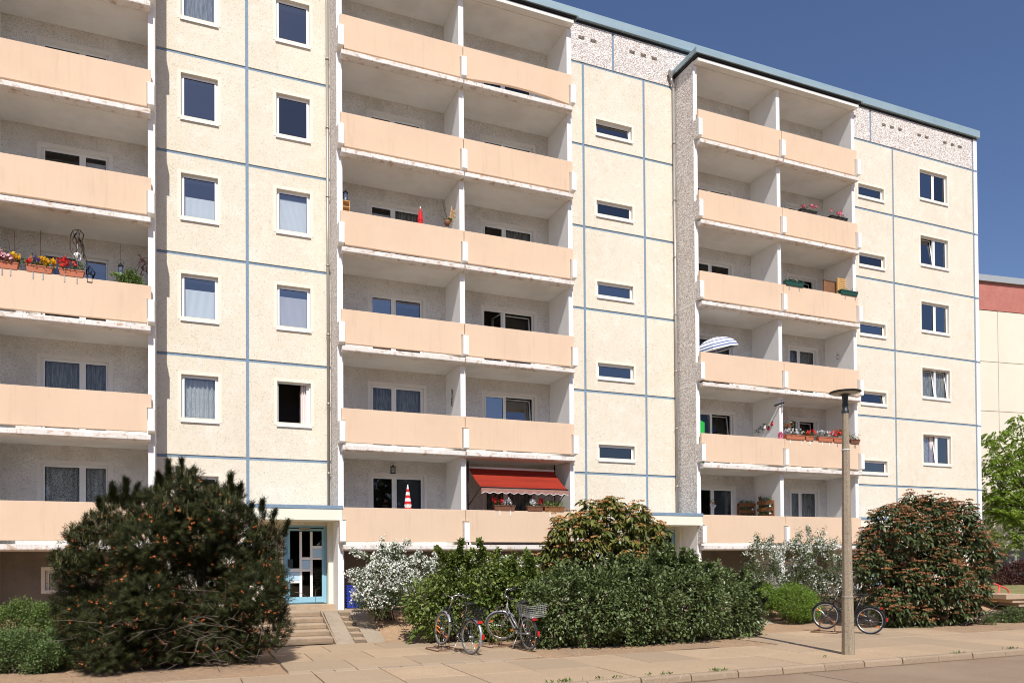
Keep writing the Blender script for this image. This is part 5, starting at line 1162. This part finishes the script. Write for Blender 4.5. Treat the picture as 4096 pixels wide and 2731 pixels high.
MB().tube([B0, B1], .022, 8).build('front_bar', M['iron'], t); MB().tube([A0+[0, 0, .03], A1+[0, 0, .03]], .035, 10).build('roller', M['pvc'], t)
for x, bb_ in ((A0[0]-.03, B0), (A1[0]+.03, B1)): MB().tube([(x, -.75, 2.5), (x, -.75, 5.1)], .022, 8).build('clamp_pole', M['iron'], t); MB().tube([(x, -.77, 3.72), bb_], .014, 6).build('arm', M['iron'], t)
g2 = 'flower boxes on the awning balcony'
planter('brown flower box with red, white and violet flowers under the awning, white hooks', 1975, 2058, 2058, Yt-.0, 'terra_dark', [('r', 5, 0, .35, .055), ('w', 6, .4, .75, .06), ('v', 6, .5, 1., .035)], .16, 160, ztop=PT[5]+.0, hooks=(1999, 2041), group=g2)
planter('brown flower box with white and red flowers in the middle under the awning', 2105, 2170, 2058, Yt, 'terra_dark', [('w', 5, .15, .6, .06), ('r', 4, .7, 1.1, .055)], .18, 180, ztop=PT[5], group=g2)
planter('pale wooden flower box of fresh green foliage under the awning, one white hook', 2174, 2255, 2060, Yt, 'wood', [], .20, 320, leaf='box_leaf', ztop=PT[5], hooks=(2199,), group=g2)
# third bay
planter('black wicker planter with pink flowers, left one of the two on the upper balcony', 3198, 3262, 850, Yt+.1, 'wicker', [('p', 8, .1, 1.1, .045)], .22, 90, ztop=PT[1]+.0, group='wicker planters on the upper balcony')
planter('black wicker planter with pink flowers, right one of the two on the upper balcony', 3318, 3385, 885, Yt+.1, 'wicker', [('p', 7, 0, .9, .045)], .2, 90, ztop=PT[1]+.0, group='wicker planters on the upper balcony')
planter('dark green planter with thin grass, left one on its balcony', 3138, 3210, 1145, Yt-.02, 'green_box', [], .12, 60, ztop=PT[2]+.0, hooks=(3156, 3196), group='dark green planters')
planter('dark green planter with thin grass next to the wooden chair', 3358, 3426, 1180, Yt-.02, 'green_box', [], .14, 60, ztop=PT[2]+.0, hooks=(3380, 3420), group='dark green planters')
# folded wooden slat furniture
for lab, xa, xb, yt_, yb_, dy in (('pale wooden slatted screen leaning open at the right end of the balcony', 3350, 3398, 1110, 1185, .0), ('darker folded wooden slat panel beside the pale screen', 3296, 3346, 1118, 1180, .15)):
    a, b = wp(xa, yt_, -.75+dy), wp(xb, yt_, -.75+dy); t = thing('slatted_panel', lab, 'wooden panel', (float(a[0]), -.75+dy, PT[2]-1.03)); zt = a[2]; mb = MB(); zb = PT[2]-1.02
    for x in (a[0], b[0]): mb.box(x-.03, x+.03, -.78+dy, -.72+dy, zb, zt)
    mb.build('frame', M['wood_light' if dy == 0 else 'wood'], t); mb = MB()
    for i in range(14): z = zt-.04-i*.07; mb.box(a[0]+.03, b[0]-.03, -.765+dy, -.75+dy, z-.025, z+.025)
    mb.build('slats', M['wood' if dy else 'wood_light'], t)
# open striped parasol
c = wp(2853, 1352, -.55); c[2] += 0.0; t = thing('parasol', 'open white parasol with blue stripes on the left balcony', 'parasol', (float(c[0]), -.55, float(PT[3]-1.0))); M['blue_cloth'] = mat('blue_canvas_stripe', (.10, .14, .30), .8)
mb = MB(); k = 8; rows = 14; vs = []; tl = Matrix.Rotation(R(-14), 3, 'Y')
for i in range(rows+1):
    u = i/rows; r = .80*math.sin(u*math.pi*.47); z = -.52*(1-math.cos(u*math.pi*.47))
    for j in range(k*3): a = 2*math.pi*j/(k*3); rr = r*(1-.05*(1-math.cos((j % 3)*2*math.pi/3))*.7); v = tl @ Vector((rr*math.cos(a), rr*math.sin(a), z)); vs.append((c[0]+v[0], c[1]+v[1], c[2]+v[2]))
mb.add(vs, [], 0); k3 = k*3
for i in range(rows):
    for j in range(k3): mb.f.append([i*k3+j, (i+1)*k3+j, (i+1)*k3+(j+1) % k3, i*k3+(j+1) % k3]); mb.m.append(1 if i in (1, 4, 7, 10, 12) else 0); mb.sm.append(False)
mb.build('canopy', [M['white_cloth'], M['blue_cloth']], t); v = tl @ Vector((0, 0, 1)); MB().tube([c+np.array(v)*.04, c-np.array(v)*1.3], .014, 8).build('pole', M['pvc'], t)
# small hanging lantern with cord and pot
lantern('little dark lantern hanging on the right wall of the middle right balcony', 3352, 1435, -.9, .20, .04, 'hanging_lantern', hang=1415, col='rust')
# fifth balconies
p = wp(2812, 1742, -1.1); t = thing('green_board', 'bright green board leaning behind the parapet at the left edge of the balcony', 'board', (float(p[0]), -1.05, PT[4]-1.0)); MB().prism([(16.40, PT[4]-1.0), (16.40, PT[4]+.50), (16.60, PT[4]+.42), (16.58, PT[4]-1.0)], -1.06, -1.03, 'y').build('panel', mat('green_plastic', (.02, .40, .06), .5), t)
for lab, x, y in (('upper red ladybird ornament on the partition wall', 3092, 1696), ('lower red ladybird ornament on the partition wall', 3108, 1716)):
    p = atY(x, y, -.75 if 'upper' in lab else -.55); xx = 19.83; t = thing('ladybird_ornament', lab, 'ornament', (xx, float(p[1]), float(p[2])), 'ladybird ornaments'); MB().sphere((xx, p[1], p[2]), .07, 10, sq=(.45, 1, 1)).build('shell', M['red_lens'], t); MB().sphere((xx, p[1]-.02, p[2]+.075), .03, 8).build('head', M['iron'], t)
t = thing('wall_pot_rack', 'black wall rack with three white flower pots on the partition', 'pot rack', (19.8, -.1, 6.7)); mb = MB(); pts = [(2.0, 0)]
pz = wp(3060, 1725, -.2)[2]
for i in range(3):
    y = -.02-.22*i; z = pz+.07*i; pot = MB().lathe([(.045, -.09), (.065, .02), (.06, .02)], (19.74, y, z), 12).build('pot', M['pvc'], t); MB().torus((19.74, y, z-.01), .072, .006, 16, 4, b=(0, 1, 0)).build('ring', M['iron'], t)
    q = np.array([19.74, y, z+.06])+rng.normal(size=(30, 3))*.03; cloud('foliage', q, rng.normal(size=q.shape), .05, M['low_leaf'], t)
MB().tube([(19.82, .08, pz-.06), (19.82, -.5, pz+.12)], .008, 5).build('bar', M['iron'], t)
p = wp(3122, 1762, Yt); p[2] = PT[4]; t = thing('birdhouse', 'small pink birdhouse on the parapet beside the partition', 'birdhouse', tuple(p)); MB().box(p[0]-.06, p[0]+.06, p[1]-.05, p[1]+.05, p[2], p[2]+.15).build('body', mat('pink_paint', (.70, .16, .25), .6), t)
MB().prism([(p[0]-.08, p[2]+.15), (p[0]+.08, p[2]+.15), (p[0], p[2]+.25)], p[1]-.065, p[1]+.065, 'y').build('roof', mat('magenta_paint', (.42, .06, .14), .6), t); MB().tube([(p[0], p[1]-.052, p[2]+.09), (p[0], p[1]-.05, p[2]+.09)], .022, 10).build('hole', M['iron'], t)
g4 = 'flower boxes behind the lamp head'
for (lab, xa, xb, fl, lf) in (('terracotta flower box of small white flowers next to the pink birdhouse', 3140, 3215, [('w', 26, 0, 1, .028)], 'leaf_mid'), ('short terracotta flower box with red geraniums between the white flower boxes', 3218, 3252, [('r', 5, 0, 1.2, .05)], 'leaf_mid'),
        ('terracotta flower box of small white flowers left of the tall red geraniums', 3268, 3328, [('w', 22, 0, 1, .028)], 'leaf_mid'), ('terracotta flower box heaped with red geraniums touching the lamp pole', 3330, 3392, [('r', 16, -.2, 1, .055)], 'leaf_mid'), ('brown flower box with green foliage right of the lamp pole', 3396, 3434, [('w', 2, .4, .6, .03)], 'hedge_leaf')):
    planter(lab, xa, xb, 1775, Yt-.02, 'terracotta' if 'brown' not in lab else 'terra_dark', fl, .2, 130, lf, ztop=PT[4], hooks=(xa+20, xb-12), group=g4)
hanging('hanging pot with red flowers near the lamp pole', 3360, 1675, 1715, -.7, basket('r')); hanging('dark red flowering hanging basket beside the partition', 3148, 1672, 1690, -.8, basket('r'))
t = thing('wall_bracket', 'black t-shaped metal bracket fixed to the partition edge', 'bracket', (19.95, -1.15, float(wp(3125, 1615, -1.15)[2]))); a, b = wp(3098, 1622, -1.2), wp(3136, 1610, -1.2); MB().obox((a+b)/2, (b-a)/2, (0, .015, 0), (0, 0, .03)).build('arm', M['iron'], t); MB().tube([wp(3127, 1598, -1.16), wp(3129, 1650, -1.16)], .012, 6).build('mount', M['pipe'], t)
# lowest left balcony: pallets and door ornament
def atX(x, y, X): r = ray(x, y); return CC+r*((X-CC[0])/r[0])
for k, lab in enumerate(('brown pallet planter with three shelves on the back wall', 'brown pallet planter on the partition wall, with a squirrel figure on top')):
    if k == 0: a, b = wp(2950, 2012, .26), wp(3014, 2012, .26); o = np.array([0, -1., 0])
    else: a, b = atX(3036, 2003, 19.83), atX(3096, 2003, 19.83); o = np.array([-1., 0, 0])
    zt = a[2] if k == 0 else (a[2]+b[2])/2; a[2] = b[2] = zt; e = b-a; W_ = np.linalg.norm(e); e = e/W_; m_ = (a+b)/2
    t = thing('pallet_planter', lab, 'planter', (float(m_[0]), float(m_[1]), PT[5]-1.0), 'pallet planters'); mb = MB()
    for q in (a+e*.03, b-e*.03): mb.obox((q[0]+o[0]*.0, q[1]+o[1]*.0, (zt+PT[5]-.6)/2), e*.03, o*.02, (0, 0, (zt-PT[5]+.6)/2))
    for i in range(4):
        z = zt-.04-i*.26; c = m_+o*.09; mb.obox((c[0], c[1], z-.01), e*W_/2, o*.012, (0, 0, .06)); c = m_+o*.045; mb.obox((c[0], c[1], z-.06), e*W_/2, o*.035, (0, 0, .008))
    for i in range(3): c = m_+o*.0; mb.obox((c[0], c[1], zt-.17-i*.26), e*(W_/2-.04), o*.01, (0, 0, .03))
    mb.build('boards', M['wood'], t)
    for i in range(3):
        z = zt-.04-i*.26; q = a+e*rng.uniform(.06, W_-.06, (80, 1))+o*rng.uniform(.02, .10, (80, 1)); q[:, 2] = rng.uniform(z, z+.12, 80); D = rng.normal(size=q.shape)*.5; D[:, 2] += 1; cloud('foliage', q, D, .07, M['hedge_leaf'], t)
        if i: c = b-e*.12+o*.08; MB().sphere((c[0], c[1], z+.08), .045, 8).build('figure', M['pvc'], t)
    if k:
        c = a+e*.10+o*.06; mb = MB(); mb.sphere((c[0], c[1], zt+.09), .045, 8, sq=(.8, .8, 1.4)); mb.sphere((c[0], c[1]+.04, zt+.16), .03, 8); mb.sphere((c[0], c[1]-.05, zt+.13), .04, 8, sq=(.7, .7, 1.8)); mb.build('squirrel_figure', M['rust'], t)
p = wp(2851, 2015, .30); t = thing('door_ornament', 'daisy shaped hanging ornament on the dark balcony door', 'ornament', tuple(p)); mb = MB()
for i in range(9): a = math.pi+math.pi*(i-.5)/8*1.0; mb.obox(p+[.09*math.cos(a), -.02, .09*math.sin(a)-.02], (.05*math.cos(a), 0, .05*math.sin(a)), (-.018*math.sin(a), 0, .018*math.cos(a)), (0, .006, 0))
mb.build('petals', M['pvc'], t); MB().sphere(p+[0, -.03, .03], .05, 8).build('face', M['wood_light'], t); MB().torus(p+[0, -.02, .1], .07, .01, 16, 4).build('bow', M['box_leaf'], t)
# blue crate beside the white bush
a = wp(1405, 2320, -.3); t = thing('plastic_crate', 'blue plastic crates stacked below the lowest balcony behind the white bush', 'crate', (4.5, -.4, .66)); mb = MB()
for k in range(2):
    z0, z1 = .68+.34*k, 1.0+.34*k
    mb.box(4.30, 4.75, -.6, -.2, z0, z0+.02)
    for i in range(6): z = z0+.03+i*.05; mb.box(4.30, 4.75, -.61, -.6, z, z+.025); mb.box(4.29, 4.30, -.6, -.2, z, z+.025)
    for x in (4.30, 4.44, 4.58, 4.72): mb.box(x, x+.03, -.615, -.61, z0, z1)
    mb.box(4.28, 4.77, -.62, -.60, z1-.04, z1)
mb.build('crate_wall', mat('blue_plastic', (.02, .05, .45), .4), t)
# ------------------------------------------------------------------ camera, light, sky
cam = bpy.data.cameras.new('camera'); co = bpy.data.objects.new('camera', cam); COL.objects.link(co)
cam.sensor_width = 36; cam.lens = FPX/4096*36; cam.shift_y = (CY-1365.5)/4096; cam.shift_x = 0; cam.clip_end = 3000; cam.clip_start = .1
co.matrix_world = Matrix((( CR[0], CU[0], -CF[0], CC[0]), (CR[1], CU[1], -CF[1], CC[1]), (CR[2], CU[2], -CF[2], CC[2]), (0, 0, 0, 1)))
sc = bpy.context.scene; sc.camera = co
EL, AZ = R(49), R(13.1)   # sun stands behind and slightly left of the camera
sd = Vector((-math.sin(AZ)*math.cos(EL), -math.cos(AZ)*math.cos(EL), math.sin(EL)))
sl = bpy.data.lights.new('sun', 'SUN'); sl.energy = 4.6; sl.angle = R(.5); sl.color = (1, .96, .90)
so = bpy.data.objects.new('sun', sl); COL.objects.link(so); so.rotation_euler = sd.to_track_quat('Z', 'Y').to_euler()
w = bpy.data.worlds.new('World'); sc.world = w; w.use_nodes = True; nt = w.node_tree
sky = nt.nodes.new('ShaderNodeTexSky'); sky.sky_type = 'NISHITA'; sky.sun_disc = False; sky.sun_elevation = EL
sky.sun_rotation = math.atan2(sd.x, sd.y); sky.altitude = 60; sky.air_density = 1.0; sky.dust_density = .7; sky.ozone_density = 6.0
bg = nt.nodes['Background']; bg.inputs[1].default_value = .10; tn = nt.nodes.new('ShaderNodeMixRGB'); tn.blend_type = 'MULTIPLY'; tn.inputs[0].default_value = 1; tn.inputs[2].default_value = (1, .92, .97, 1)
nt.links.new(sky.outputs[0], tn.inputs[1]); nt.links.new(tn.outputs[0], bg.inputs[0])
sc.view_settings.view_transform = 'Standard'; sc.view_settings.look = 'None'; sc.view_settings.exposure = .17; sc.view_settings.gamma = 1
sc.cycles.pixel_filter_type = 'BLACKMAN_HARRIS'; sc.cycles.filter_width = 1.05
sc.cycles.max_bounces = 6; sc.cycles.transparent_max_bounces = 16
